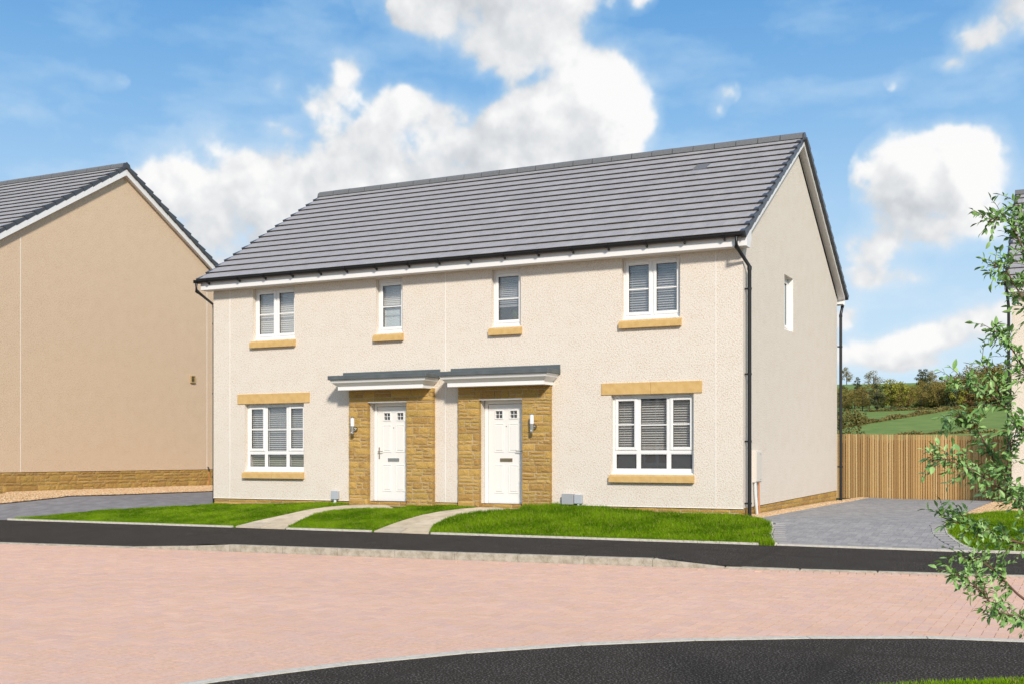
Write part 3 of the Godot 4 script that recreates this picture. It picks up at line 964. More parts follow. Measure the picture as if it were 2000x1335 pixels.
		for i in rows:
			var cut := [0.0, 0.5, 1.0]
			if i % 2 == 1:
				cut = [0.0, 0.34, 1.0] if (i / 2) % 2 == 0 else [0.0, 0.62, 1.0]
			for j in 2:
				var mb := MB.new()
				var q: Array[Vector3] = []
				for e in [[0, 0], [1, 0], [1, 1], [0, 1]]:
					var t: float = (i + e[0] + (0.006 if e[0] == 0 else -0.006)) / float(rows)
					var a: Vector2 = line_at(l, ll * t)[0]
					var b: Vector2 = line_at(r, lr * t)[0]
					var p := a.lerp(b, cut[j + e[1]] + (0.006 if e[1] == 0 else -0.006))
					q.append(Vector3(p.x, ground(p.x, p.y) + 0.02 + rng.randf_range(-0.002, 0.002), p.y))
				var c := (q[0] + q[1] + q[2] + q[3]) / 4.0
				mb.quad(q[0], q[1], q[2], q[3], Vector3.UP)
				for e in 4:
					var f := (e + 1) % 4
					mb.quad(q[e], q[f], q[f] - Vector3(0, 0.04, 0), q[e] - Vector3(0, 0.04, 0), (q[e] + q[f]) / 2.0 - c)
				put("slab", mb, mats["slab_%d" % (rng.randi() % 3)], path)


# ------------------------------------------------------------------ pieces of houses
func stone_shape(w: float, h: float, depth: float, rough := 1.0) -> ArrayMesh:
	var m := MB.new()
	var nu := clampi(int(round(w / 0.075)), 2, 5)
	var nv := clampi(int(round(h / 0.045)), 2, 3)
	var p := []
	for i in nu + 1:
		var c := []
		for j in nv + 1:
			var rim := i == 0 or j == 0 or i == nu or j == nv
			var q := Vector3(w * i / nu, h * j / nv, 0.0)
			if not rim:
				q += Vector3(rng.randf_range(-0.016, 0.016), rng.randf_range(-0.01, 0.01), rng.randf_range(0.001, 0.012) * rough)
			else:
				q += Vector3(0, 0, rng.randf_range(-0.006, 0.002) * rough)
				if j == 0 or j == nv:
					q.y += rng.randf_range(0.0, 0.004) * (1.0 if j == 0 else -1.0)
				if i == 0 or i == nu:
					q.x += rng.randf_range(0.0, 0.004) * (1.0 if i == 0 else -1.0)
			c.append(q)
		p.append(c)
	for i in nu:
		for j in nv:
			if (i + j) % 2 == 0:
				m.tri(p[i][j], p[i + 1][j], p[i + 1][j + 1], Vector3(0, 0, 1))
				m.tri(p[i][j], p[i + 1][j + 1], p[i][j + 1], Vector3(0, 0, 1))
			else:
				m.tri(p[i][j], p[i + 1][j], p[i][j + 1], Vector3(0, 0, 1))
				m.tri(p[i + 1][j], p[i + 1][j + 1], p[i][j + 1], Vector3(0, 0, 1))
	var b := Vector3(0, 0, -depth)
	for j in nv:
		m.quad(p[0][j], p[0][j + 1], p[0][j + 1] + b, p[0][j] + b, Vector3(-1, 0, 0))
		m.quad(p[nu][j], p[nu][j + 1], p[nu][j + 1] + b, p[nu][j] + b, Vector3(1, 0, 0))
	for i in nu:
		m.quad(p[i][0], p[i + 1][0], p[i + 1][0] + b, p[i][0] + b, Vector3(0, -1, 0))
		m.quad(p[i][nv], p[i + 1][nv], p[i + 1][nv] + b, p[i][nv] + b, Vector3(0, 1, 0))
	return m.done()

# coursed rubble filling a rectangle (u, v) of the plane that xf describes
func masonry(parent: Node, u0: float, u1: float, v0: float, v1: float, depth: float, xf: Transform3D, long := 0.36, thin := 0.058) -> void:
	var j := 0.009
	var v := v0
	while v < v1 - 0.02:
		var tall := thin if rng.randf() < 0.42 else thin * 2.0 + j
		if v + tall > v1 - 0.03:
			tall = v1 - v
		var u := u0
		while u < u1 - 0.01:
			var len := rng.randf_range(0.11, long) if rng.randf() < 0.75 else rng.randf_range(0.06, 0.14)
			if tall > thin * 1.5:
				len = maxf(len, 0.13)
			if u + len > u1 - 0.07:
				len = u1 - u
			var pieces := [[v, tall]]
			if tall > thin * 1.6 and rng.randf() < 0.30:
				pieces = [[v, (tall - j) / 2.0], [v + (tall + j) / 2.0, (tall - j) / 2.0]]
			for q in pieces:
				put("stone", stone_shape(len, q[1], depth), mats["stone_%d" % (rng.randi() % 4)], parent, xf * Transform3D(Basis(), Vector3(u, q[0], rng.randf_range(-0.004, 0.006))))
			u += len + j
		v += tall + j

func tile_shape(w: float, gauge: float) -> ArrayMesh:
	# z runs down the slope, y away from the roof; an undercut nose
	var m := MB.new()
	var l := gauge + 0.075
	m.prism(PackedVector2Array([Vector2(0, 0), Vector2(0, 0.016), Vector2(l - 0.003, 0.025), Vector2(l, 0.021), Vector2(l - 0.003, 0.012), Vector2(l - 0.07, 0.002), Vector2(l - 0.07, -0.02)]), -w / 2.0 + 0.0015, w / 2.0 - 0.0015)
	return m.done()

# one slope of a roof: rows of tiles from the eaves to the ridge. keep(i, j) says whether tile j of row i is a part of its own
func roof_slope(roof: Node, xa: float, xb: float, ze: float, ye: float, zr: float, yr: float, rows: int, keep: Callable, spare := []) -> void:
	var run := absf(zr - ze)
	var up := Vector3(0, yr - ye, zr - ze)
	var length := up.length()
	up = up.normalized()
	var gauge := length / rows
	var cols := int(round((xb - xa) / 0.298))
	var w := (xb - xa) / cols
	var side := signf(ze - zr)
	var nor := Vector3(0, run / length, side * (yr - ye) / length)
	var shape := tile_shape(w, gauge)
	var half := tile_shape(w / 2.0, gauge)
	var rest := MB.new()
	for i in rows:
		for j in range(0, cols + (i % 2)):
			var cx := xa + (j + 0.5) * w
			var s := shape
			if i % 2 == 1:
				cx -= w / 2.0
				if j == 0 or j == cols:
					s = half
					cx += w / 4.0 if j == 0 else -w / 4.0
			# the nose stands proud on the tile below
			var nose := Vector3(cx, ye, ze) + up * (gauge * i) + nor * (0.051 + rng.randf_range(-0.0012, 0.0012))
			var head := Vector3(cx, ye, ze) + up * (gauge * (i + 1) + 0.075) + nor * 0.012
			var down := (nose - head).normalized().rotated(nor, rng.randf_range(-0.0015, 0.0015))
			var x := Vector3(1, 0, 0)
			var y := down.cross(x).normalized()
			if y.dot(nor) < 0.0:
				y = -y
			x = y.cross(down).normalized()
			var xf := Transform3D(Basis(x, y, down), head)
			if spare.has(Vector2i(i, j)):
				continue
			if keep.call(i, j, cols):
				put("tile", s, mats["tile_%d" % (rng.randi() % 3)], roof, xf)
			else:
				rest.st.append_from(s, 0, xf)
				rest.n += 1
	if rest.n:
		stuff(put("tiles_beyond", rest, mats["tile_0"], roof))

func verge_caps(roof: Node, x: float, dir: float, ze: float, ye: float, zr: float, yr: float, rows: int, m: Material) -> void:
	var up := Vector3(0, yr - ye, zr - ze)
	var gauge := up.length() / rows
	up = up.normalized()
	var nor := up.cross(Vector3(1, 0, 0))
	if nor.y < 0.0:
		nor = -nor
	var mb := MB.new()
	var l := gauge + 0.03
	var a := -0.075 if dir > 0.0 else -0.018
	var b := 0.018 if dir > 0.0 else 0.075
	mb.prism(PackedVector2Array([Vector2(0, -0.065), Vector2(0, -0.006), Vector2(l - 0.004, 0.044), Vector2(l, 0.038), Vector2(l - 0.014, -0.085)]), a, b)
	var shape := mb.done()
	for i in rows:
		var nose := Vector3(x, ye, ze) + up * (gauge * i - 0.01) + nor * 0.036
		put("verge_cap", shape, m, roof, Transform3D(Basis(Vector3(1, 0, 0), (-up).cross(Vector3(1, 0, 0)) if (-up).cross(Vector3(1, 0, 0)).y > 0 else up.cross(Vector3(1, 0, 0)), -up) if ze > zr else Transform3D(Basis(Vector3(-1, 0, 0), nor, -up), Vector3()).basis, nose + up * l))

func ridge_tiles(roof: Node, xa: float, xb: float, z: float, y: float, m: Material) -> void:
	var n := int(round((xb - xa) / 0.45))
	var w := (xb - xa) / n
	var mb := MB.new()
	var o := PackedVector2Array()
	for k in 9:
		var a := PI * k / 8.0
		o.append(Vector2(cos(a) * 0.135, sin(a) * 0.105 - 0.02))
	o[0].y = -0.055
	o[8].y = -0.055
	for k in range(8, -1, -1):
		var a := PI * k / 8.0
		o.append(Vector2(cos(a) * 0.115, sin(a) * 0.085 - 0.025 - (0.03 if k == 0 or k == 8 else 0.0)))
	mb.prism(o, -w / 2.0 + 0.002, w / 2.0 - 0.012)
	var shape := mb.done()
	for i in n:
		put("ridge_tile", shape, m, roof, Transform3D(Basis(Vector3.UP, rng.randf_range(-0.004, 0.004)), Vector3(xa + (i + 0.5) * w, y + 0.012 + rng.randf_range(-0.002, 0.002), z)))

# half-round gutter along x with brackets under it
func gutter(house: Node, x0: float, x1: float, z: float, y: float, brackets: Array) -> void:
	var g := part("gutter", house)
	var m := MB.new()
	var o := PackedVector2Array()
	for k in 9:
		var a := PI + PI * k / 8.0
		o.append(Vector2(cos(a) * 0.058, sin(a) * 0.068))
	for k in range(8, -1, -1):
		var a := PI + PI * k / 8.0
		o.append(Vector2(cos(a) * 0.052, sin(a) * 0.062))
	m.xf = Transform3D(Basis(), Vector3(0, y, z))
	m.prism(o, x0, x1)
	for e in [x0, x1]:
		m.cbox(Vector3(e - 0.004, -0.066, -0.056), Vector3(e + 0.004, 0.0, 0.056), 0.001)
	put("trough", m, mats["black_plastic"], g)
	var b := MB.new()
	b.prism(PackedVector2Array([Vector2(-0.063, -0.105), Vector2(-0.063, -0.03), Vector2(-0.05, -0.03), Vector2(-0.035, -0.064), Vector2(0.0, -0.0745), Vector2(0.04, -0.06), Vector2(0.066, -0.012), Vector2(0.066, 0.006), Vector2(0.074, 0.006), Vector2(0.074, -0.022), Vector2(0.044, -0.072), Vector2(-0.02, -0.086), Vector2(-0.05, -0.105)]), -0.014, 0.014)
	var shape := b.done()
	for x in brackets:
		put("bracket", shape, mats["black_plastic"], g, Transform3D(Basis(), Vector3(x, y, z)))

func downpipe(house: Node, pts: Array, clips: Array, off: Vector3) -> void:
	var d := part("downpipe", house)
	var m := MB.new()
	var r := []
	for p in pts:
		r.append(0.034)
	m.tube(pts, r, 12)
	put("pipe", m, mats["black_plastic"], d)
	for k in range(1, pts.size() - 1):
		m = MB.new()
		var dir: Vector3 = (pts[k + 1] - pts[k]).normalized()
		m.tube([pts[k] - dir * 0.0, pts[k] + dir * 0.06], [0.039, 0.039], 12)
		put("collar", m, mats["black_plastic"], d)
	var last: Vector3 = pts[pts.size() - 1]
	for y in clips:
		m = MB.new()
		m.tube([Vector3(last.x, y - 0.015, last.z), Vector3(last.x, y + 0.015, last.z)], [0.041, 0.041], 12)
		var e := Vector3(last.x, y, last.z) + off
		m.cbox(Vector3(minf(last.x, e.x) - 0.008, y - 0.014, minf(last.z, e.z) - 0.008), Vector3(maxf(last.x, e.x) + 0.008, y + 0.014, maxf(last.z, e.z) + 0.008), 0.003)
		put("clip", m, mats["black_plastic"], d)

# cells: [x0, x1, y0, y1, opens, bar]; the opening is x0, x1, y0, y1
func window(house: Node, o: Array, cells: Array, vents: Array, pane := "glass", zf := -0.108) -> Node3D:
	var w := part("window", house)
	var zb := zf - 0.07
	var up: Material = mats["upvc"]
	var m := MB.new()
	# the fixed frame: everything of the opening that is not a cell
	var xs := [o[0], o[1]]
	var ys := [o[2], o[3]]
	for c in cells:
		xs.append_array([c[0], c[1]])
		ys.append_array([c[2], c[3]])
	m.wall(o[0], o[1], o[2] + 0.03, o[3], cells.map(func(c): return [c[0], c[1], c[2], c[3]]), zf, zb)
	put("frame", m, up, w)
	m = MB.new()
	m.prism(PackedVector2Array([Vector2(zb, o[2]), Vector2(zb, o[2] + 0.03), Vector2(zf, o[2] + 0.03), Vector2(-0.035, o[2] + 0.018), Vector2(-0.03, o[2] + 0.012), Vector2(-0.03, o[2])]), o[0] + 0.002, o[1] - 0.002)
	put("cill", m, up, w)
	for c in cells:
		var x0: float = c[0]
		var x1: float = c[1]
		var y0: float = c[2]
		var y1: float = c[3]
		var e := 0.012
		if c[4]:
			m = MB.new()
			m.ring(x0 - 0.006, x1 + 0.006, y0 - 0.006, y1 + 0.006, 0.056, zf - 0.03, zf + 0.016, 0.008)
			put("sash", m, up, w)
			e = 0.048
		else:
			m = MB.new()
			m.ring(x0, x1, y0, y1, 0.014, zf - 0.03, zf - 0.004, 0.006)
			put("bead", m, up, w)
		m = MB.new()
		m.ring(x0 + e, x1 - e, y0 + e, y1 - e, 0.006, zf - 0.028, zf - 0.006, 0.001)
		put("gasket", m, mats["seal"], w)
		m = MB.new()
		m.box(Vector3(x0 + e - 0.002, y0 + e - 0.002, zf - 0.024), Vector3(x1 - e + 0.002, y1 - e + 0.002, zf - 0.018))
		put("pane", m, mats[pane], w)
		m = MB.new()
		m.box(Vector3(x0 + e - 0.002, y0 + e - 0.002, zf - 0.056), Vector3(x1 - e + 0.002, y1 - e + 0.002, zf - 0.050))
		put("inner_pane", m, mats[pane], w)
		if c[5]:
			var ym: float = lerpf(y0, y1, 0.49)
			m = MB.new()
			m.cbox(Vector3(x0 + e, ym - 0.011, zf - 0.015), Vector3(x1 - e, ym + 0.011, zf - 0.004), 0.003)
			put("glazing_bar", m, up, w)
	for v in vents:
		m = MB.new()
		m.cbox(Vector3(v[0], v[2] - 0.011, zf), Vector3(v[1], v[2] + 0.011, zf + 0.02), 0.006)
		put("trickle_vent", m, up, w)
	return w

func blind(called_label: String, x0: float, x1: float, top: float, low: float, z: float, tilt: float, m: Material, pitch := 0.043) -> void:
	var t := thing("venetian_blind", called_label, "blind", "venetian blinds in the front windows", Vector3((x0 + x1) / 2.0, low, z))
	var w := x1 - x0
	var h := top - low
	var mb := MB.new()
	mb.cbox(Vector3(-w / 2.0, h - 0.04, -0.025), Vector3(w / 2.0, h, 0.025), 0.004)
	put("headrail", mb, m, t)
	mb = MB.new()
	mb.cbox(Vector3(-w / 2.0, 0, -0.024), Vector3(w / 2.0, 0.02, 0.024), 0.004)
	put("bottom_rail", mb, m, t)
	mb = MB.new()
	var q := PackedVector2Array([Vector2(-0.024, -0.0015), Vector2(0.0, 0.0015), Vector2(0.024, -0.0015), Vector2(0.024, 0.0006), Vector2(0.0, 0.0036), Vector2(-0.024, 0.0006)])
	mb.prism(q, -w / 2.0, w / 2.0)
	var slat := mb.done()
	var y := 0.045
	while y < h - 0.05:
		put("slat", slat, m, t, Transform3D(Basis(Vector3(1, 0, 0), tilt + rng.randf_range(-0.03, 0.03)), Vector3(0, y, 0)))
		y += pitch
	for k in ([-0.32, 0.32] if w < 0.8 else [-0.4, 0.0, 0.4]):
		mb = MB.new()
		mb.tube([Vector3(k * w, 0.02, 0.027), Vector3(k * w, h - 0.03, 0.027)], [0.0016, 0.0016], 5)
		put("cord", mb, mats["cord"], t)

func front_door(house: Node, x0: float, x1: float, y0: float, y1: float, hinge_right: bool) -> void:
	var d := part("front_door", house)
	var z := -0.13
	var m := MB.new()
	m.cbox(Vector3(x0, y0, z - 0.07), Vector3(x0 + 0.07, y1, z), 0.006)
	m.cbox(Vector3(x1 - 0.05, y0, z - 0.07), Vector3(x1, y1, z), 0.006)
	m.cbox(Vector3(x0 + 0.07, y1 - 0.07, z - 0.07), Vector3(x1 - 0.05, y1, z), 0.006)
	put("frame", m, mats["upvc"], d)
	m = MB.new()
	m.cbox(Vector3(x0 - 0.06, y1 - 0.005, -0.12), Vector3(x1 + 0.01, y1 + 0.022, 0.085), 0.004)
	put("head_trim", m, mats["upvc"], d)
	m = MB.new()
	m.cbox(Vector3(x0 + 0.02, y0 - 0.01, z - 0.06), Vector3(x1 - 0.01, y0 + 0.022, z + 0.03), 0.004)
	put("threshold", m, mats["steel"], d)
	var a := x0 + 0.078
	var b := x1 - 0.058
	var lo := y0 + 0.045
	var hi := y1 - 0.078
	var lights := []
	var cx := (a + b) / 2.0
	for s in [-1.0, 1.0]:
		var c: float = cx + s * 0.155
		lights.append([c - 0.075, c + 0.075, hi - 0.265, hi - 0.125])
	m = MB.new()
	m.wall(a, b, lo, hi, lights, z - 0.012, z - 0.056)
	put("leaf", m, mats["door_white"], d)
	m = MB.new()
	m.box(Vector3(a + 0.01, y0 + 0.02, z - 0.05), Vector3(b - 0.01, lo, z - 0.02))
	put("weather_seal", m, mats["seal"], d)
	for l in lights:
		var g := MB.new()
		g.ring(l[0] - 0.018, l[1] + 0.018, l[2] - 0.018, l[3] + 0.018, 0.022, z - 0.02, z + 0.002, 0.006)
		put("light_frame", g, mats["door_white"], d)
		g = MB.new()
		g.box(Vector3(l[0], l[2], z - 0.034), Vector3(l[1], l[3], z - 0.026))
		put("pane", g, mats["glass"], d)
		g = MB.new()
		var mx: float = (l[0] + l[1]) / 2.0
		var my: float = (l[2] + l[3]) / 2.0
		g.cbox(Vector3(mx - 0.005, l[2], z - 0.025), Vector3(mx + 0.005, l[3], z - 0.014), 0.002)
		g.cbox(Vector3(l[0], my - 0.005, z - 0.024), Vector3(l[1], my + 0.005, z - 0.015), 0.002)
		put("glazing_bar", g, mats["door_white"], d)
	for s in [-1.0, 1.0]:
		for span in [[lo + 0.98, hi - 0.36], [lo + 0.20, lo + 0.74]]:
			var c: float = cx + s * 0.155
			var g := MB.new()
			g.ring(c - 0.105, c + 0.105, span[0], span[1], 0.02, z - 0.016, z - 0.003, 0.006)
			g.cbox(Vector3(c - 0.072, span[0] + 0.035, z - 0.016), Vector3(c + 0.072, span[1] - 0.035, z - 0.001), 0.012)
			put("panel", g, mats["door_white"], d)
	m = MB.new()
	m.cbox(Vector3(cx - 0.13, lo + 0.80, z - 0.014), Vector3(cx + 0.13, lo + 0.865, z + 0.004), 0.006)
	m.cbox(Vector3(cx - 0.105, lo + 0.812, z + 0.003), Vector3(cx + 0.105, lo + 0.845, z + 0.012), 0.004)
	put("letter_plate", m, mats["steel"] if not hinge_right else mats["brass"], d)
	m = MB.new()
	m.tube([Vector3(cx, hi - 0.42, z - 0.015), Vector3(cx, hi - 0.42, z - 0.006)], [0.009, 0.009], 10)
	put("spyhole", m, mats["seal"], d)
	m = MB.new()
	var hx := a + 0.04 if not hinge_right else b - 0.04
	var inward := 1.0 if not hinge_right else -1.0
	m.cbox(Vector3(hx - 0.014, lo + 0.85, z - 0.014), Vector3(hx + 0.014, lo + 1.08, z + 0.002), 0.004)
	m.tube([Vector3(hx, lo + 1.0, z), Vector3(hx, lo + 1.0, z + 0.045), Vector3(hx + inward * 0.02, lo + 1.0, z + 0.05), Vector3(hx + inward * 0.115, lo + 1.0, z + 0.045)], [0.009, 0.009, 0.009, 0.008], 8)
	put("handle", m, mats["steel"], d)

func canopy(house: Node, x0: float, x1: float, y: float, depth: float) -> void:
	var c := part("porch_canopy", house)
	# crown moulding on three sides: profile (out, up)
	var prof := [[-0.135, 0.0], [-0.135, 0.075], [-0.115, 0.085], [-0.055, 0.135], [-0.045, 0.14], [-0.03, 0.175], [-0.02, 0.205]]
	var m := MB.new()
	for k in prof.size() - 1:
		var a: Array = prof[k]
		var b: Array = prof[k + 1]
		var o := Vector3(0, a[0] - b[0], b[1] - a[1] + 0.01)
		m.quad(Vector3(x0 - a[0], y + a[1], depth + a[0]), Vector3(x1 + a[0], y + a[1], depth + a[0]), Vector3(x1 + b[0], y + b[1], depth + b[0]), Vector3(x0 - b[0], y + b[1], depth + b[0]), o)
		for s in [-1.0, 1.0]:
			var e := x0 if s < 0.0 else x1
			m.quad(Vector3(e + s * a[0], y + a[1], -0.01), Vector3(e + s * a[0], y + a[1], depth + a[0]), Vector3(e + s * b[0], y + b[1], depth + b[0]), Vector3(e + s * b[0], y + b[1], -0.01), Vector3(s * (b[1] - a[1] + 0.01), a[0] - b[0], 0))
	m.quad(Vector3(x0 + 0.135, y, -0.01), Vector3(x1 - 0.135, y, -0.01), Vector3(x1 - 0.135, y, depth - 0.135), Vector3(x0 + 0.135, y, depth - 0.135), Vector3.DOWN)
	put("moulding", m, mats["upvc"], c)
	m = MB.new()
	m.cbox(Vector3(x0 - 0.012, y + 0.2, -0.01), Vector3(x1 + 0.012, y + 0.282, depth + 0.012), 0.006)
	put("flat_roof", m, mats["canopy_grey"], c)
	m = MB.new()
	m.cbox(Vector3(x0 - 0.01, y + 0.28, -0.01), Vector3(x1 + 0.01, y + 0.375, 0.03), 0.005)
	put("flashing", m, mats["canopy_grey"], c)
	var n := int((x1 - x0) / 0.5)
	for i in n:
		m = MB.new()
		var bx := x0 + (i + 0.5) * (x1 - x0) / n
		m.tube([Vector3(bx, y + 0.245, depth + 0.01), Vector3(bx, y + 0.245, depth + 0.017)], [0.006, 0.005], 8)
		put("screw", m, mats["canopy_grey"], c)

func lintel(house: Node, called: String, x0: float, x1: float, y0: float, y1: float, z: float, slope := 0.0) -> void:
	var l := part(called, house)
	var mid := (x0 + x1) / 2.0
	for h in ([[x0, mid - 0.002], [mid + 0.002, x1]] if x1 - x0 > 1.3 else [[x0, x1]]):
		var m := MB.new()
		if slope > 0.0:
			m.prism(PackedVector2Array([Vector2(-0.12, y0 + 0.02), Vector2(-0.12, y1), Vector2(-0.02, y1), Vector2(z - 0.006, y1 - slope), Vector2(z, y1 - slope - 0.006), Vector2(z, y0 + 0.004), Vector2(z - 0.004, y0), Vector2(-0.02, y0)]), h[0], h[1])
		else:
			m.cbox(Vector3(h[0], y0, -0.12), Vector3(h[1], y1, z), 0.004)
		put("block", m, mats["cast_stone"], l)


# ------------------------------------------------------------------ the pair of houses
const W := 11.59
const D := 8.18
const BASE := 0.157
const SOFFIT := 4.575

func make_house() -> void:
	var h := thing("semi_detached_house", "pair of cream rendered houses under one grey tiled roof with two white doors", "house")
	var ul := [-10.524, -9.433, 3.475, 4.56]
	var wa := [-7.432, -6.814, 3.475, 4.56]
	var wb := [-4.838, -4.222, 3.475, 4.56]
	var ur := [-2.207, -1.119, 3.475, 4.56]
	var ll := [-10.741, -9.201, 0.73, 2.145]
	var lr := [-2.414, -0.873, 0.73, 2.145]
	var dl := [-7.565, -6.668, 0.10, 2.11]
	var dr := [-5.055, -4.150, 0.10, 2.11]
	# walls
	var m := MB.new()
	var dlo := [dl[0], dl[1], BASE, dl[3]]
	var dro := [dr[0], dr[1], BASE, dr[3]]
	m.wall(-W, 0.0, BASE, SOFFIT + 0.1, [ul, wa, wb, ur, ll, lr, dlo, dro], 0.0, -0.3)
	put("front_wall", m, mats["cream_render"], h)
	var gw := [2.98, 3.72, 3.50, 4.56]
	for side in 2:
		m = MB.new()
		if side == 0:
			m.xf = Transform3D(Basis(Vector3(0, 0, -1), Vector3.UP, Vector3(1, 0, 0)), Vector3(0, 0, 0))
		else:
			m.xf = Transform3D(Basis(Vector3(0, 0, 1), Vector3.UP, Vector3(-1, 0, 0)), Vector3(-W, 0, -D))
		m.wall(0.3 if side == 0 else 0.0, D if side == 0 else D - 0.3, 0.25, SOFFIT + 0.1, [gw] if side == 0 else [], 0.0, -0.3)
		for z in [0.0, -0.3]:
			var o := Vector3(0, 0, 1 if z == 0.0 else -1)
			if side == 0:
				m.quad(Vector3(0.3, BASE + 0.0034, z), Vector3(D, 0.25, z), Vector3(D, 0.2501, z), Vector3(0.3, 0.25, z), o)
			else:
				m.quad(Vector3(0, BASE, z), Vector3(D - 0.3, BASE, z), Vector3(D - 0.3, 0.25, z), Vector3(0, 0.25, z), o)
			m.tri(Vector3(0, SOFFIT + 0.1, z), Vector3(D, SOFFIT + 0.1, z), Vector3(D / 2.0, 7.17, z), o)
		put("gable_wall", m, mats["cream_render"], h)
	m = MB.new()
	m.box(Vector3(-W + 0.3, 0.0, -D + 0.005), Vector3(-0.3, SOFFIT + 0.1, -D + 0.3))
	put("rear_wall", m, mats["cream_render"], h)
	m = MB.new()
	m.box(Vector3(-W + 0.28, 0.04, -D + 0.28), Vector3(-0.28, 0.10, -0.05))
	m.box(Vector3(-W + 0.28, 2.42, -D + 0.28), Vector3(-0.28, 2.66, -0.28))
	put("floor", m, mats["inside_floor"], h)
	m = MB.new()
	m.box(Vector3(-W + 0.28, 4.62, -D + 0.28), Vector3(-0.28, 4.67, -0.28))
	m.box(Vector3(-5.92, 0.10, -D + 0.28), Vector3(-5.78, 4.62, -0.30))
	for x in [-8.6, -3.2]:
		m.box(Vector3(x, 0.10, -D + 0.28), Vector3(x + 0.1, 4.62, -0.30))
	m.box(Vector3(-W + 0.28, 0.10, -4.5), Vector3(-0.28, 4.62, -4.4))
	put("inner_wall", m, mats["inside"], h)
	# beads of the movement joints
	for x in [-11.141, -5.841, -0.478]:
		m = MB.new()
		m.cbox(Vector3(x - 0.006, BASE, -0.01), Vector3(x + 0.006, SOFFIT, 0.004), 0.001)
		put("movement_joint", m, mats["bead"], h)
	m = MB.new()
	m.cbox(Vector3(-W - 0.004, BASE - 0.012, -0.02), Vector3(-8.03, BASE + 0.001, 0.008), 0.003)
	put("bell_bead", m, mats["bead"], h)
	m = MB.new()
	m.cbox(Vector3(-3.54, BASE - 0.012, -0.02), Vector3(0.006, BASE + 0.001, 0.008), 0.003)
	put("bell_bead", m, mats["bead"], h)
	# stone base courses
	var pl := part("stone_base", h)
	m = MB.new()
	m.box(Vector3(-W + 0.02, -0.4, -0.25), Vector3(-0.02, BASE - 0.01, -0.024))
	m.box(Vector3(-0.25, -0.4, -D + 0.02), Vector3(-0.024, BASE, -0.02))
	m.xf = Transform3D(Basis(Vector3(0, 0, -1), Vector3.UP, Vector3(1, 0, 0)), Vector3.ZERO)

	m.quad(Vector3(0.02, BASE - 0.01, -0.024), Vector3(D - 0.02, BASE - 0.01, -0.024), Vector3(D - 0.02, 0.245, -0.024), Vector3(0.02, BASE, -0.024), Vector3(0, 0, 1))
	put("mortar", m, mats["mortar"], pl)
	var rows := [[-0.10, 0.085], [-0.005, 0.072], [0.077, 0.07]]
	for r in rows:
		var x := -W + 0.005
		while x < -0.01:
			var l := rng.randf_range(0.22, 0.46)
			if x + l > -0.15:
				l = -0.004 - x
			put("stone", stone_shape(l, r[1], 0.05, 0.7), mats["stone_%d" % (rng.randi() % 4)], pl, Transform3D(Basis(), Vector3(x, r[0], -0.016)))
			x += l + 0.011
	var gx := Transform3D(Basis(Vector3(0, 0, -1), Vector3.UP, Vector3(1, 0, 0)), Vector3(-0.016, 0, 0))
	for i in 4:
		var u := 0.01
		while u < D - 0.02:
			var l := rng.randf_range(0.24, 0.5)
			if u + l > D - 0.15:
				l = D - 0.005 - u
			var k := (u + l / 2.0) / D
			var y0: float = [-0.14, -0.055, 0.035, 0.113][i]
			var tall: float = [0.076, 0.08, 0.07, 0.036][i] + (0.09 * k if i == 3 else 0.0)
			var split := i == 3 and tall > 0.105
			put("stone", stone_shape(l, tall, 0.05, 0.7), mats["stone_%d" % (rng.randi() % 4)], pl, gx * Transform3D(Basis(), Vector3(u, y0, 0)))
			u += l + 0.011
	# stone surrounds of the doors, with recessed joints
	for q in [[-8.013, dl[0], dl[1], -6.068], [-5.507, dr[0], dr[1], -3.577]]:
		var s := part("door_surround", h)
		m = MB.new()
		m.box(Vector3(q[0] + 0.012, -0.2, -0.2), Vector3(q[1] - 0.012, 2.36, 0.091))
		m.box(Vector3(q[2] + 0.012, -0.2, -0.2), Vector3(q[3] - 0.012, 2.36, 0.091))
		m.box(Vector3(q[1] - 0.012, 2.128, -0.2), Vector3(q[2] + 0.012, 2.36, 0.091))
		put("mortar", m, mats["mortar"], s)
		var at := Transform3D(Basis(), Vector3(0, 0, 0.1))
		masonry(s, q[0], q[1] - 0.002, -0.06, 2.118, 0.30, at)
		masonry(s, q[2] + 0.002, q[3], -0.06, 2.118, 0.30, at)
		masonry(s, q[0], q[3], 2.13, 2.365, 0.30, at, 0.5, 0.07)
	canopy(h, -8.20, -5.965, 2.352, 0.545)
	canopy(h, -5.70, -3.42, 2.352, 0.545)
	front_door(h, dl[0] + 0.004, dl[1] - 0.004, dl[2], dl[3], false)
	front_door(h, dr[0] + 0.004, dr[1] - 0.004, dr[2], dr[3], true)
	# windows
	for o in [ul, ur]:
		var mid: float = (o[0] + o[1]) / 2.0
		window(h, o, [[o[0] + 0.045, mid - 0.022, o[2] + 0.085, o[3] - 0.06, true, true], [mid + 0.022, o[1] - 0.045, o[2] + 0.085, o[3] - 0.06, true, true]], [[o[0] + 0.1, mid - 0.09, o[3] - 0.045], [mid + 0.09, o[1] - 0.1, o[3] - 0.045]])
		lintel(h, "sill", o[0] - 0.035, o[1] + 0.03, 3.315, 3.468, 0.075, 0.035)
	for o in [wa, wb]:
		window(h, o, [[o[0] + 0.045, o[1] - 0.045, o[2] + 0.085, o[3] - 0.08, true, true]], [[o[0] + 0.12, o[1] - 0.1, o[3] - 0.05]])
		lintel(h, "sill", o[0] - 0.035, o[1] + 0.03, 3.315, 3.468, 0.075, 0.035)
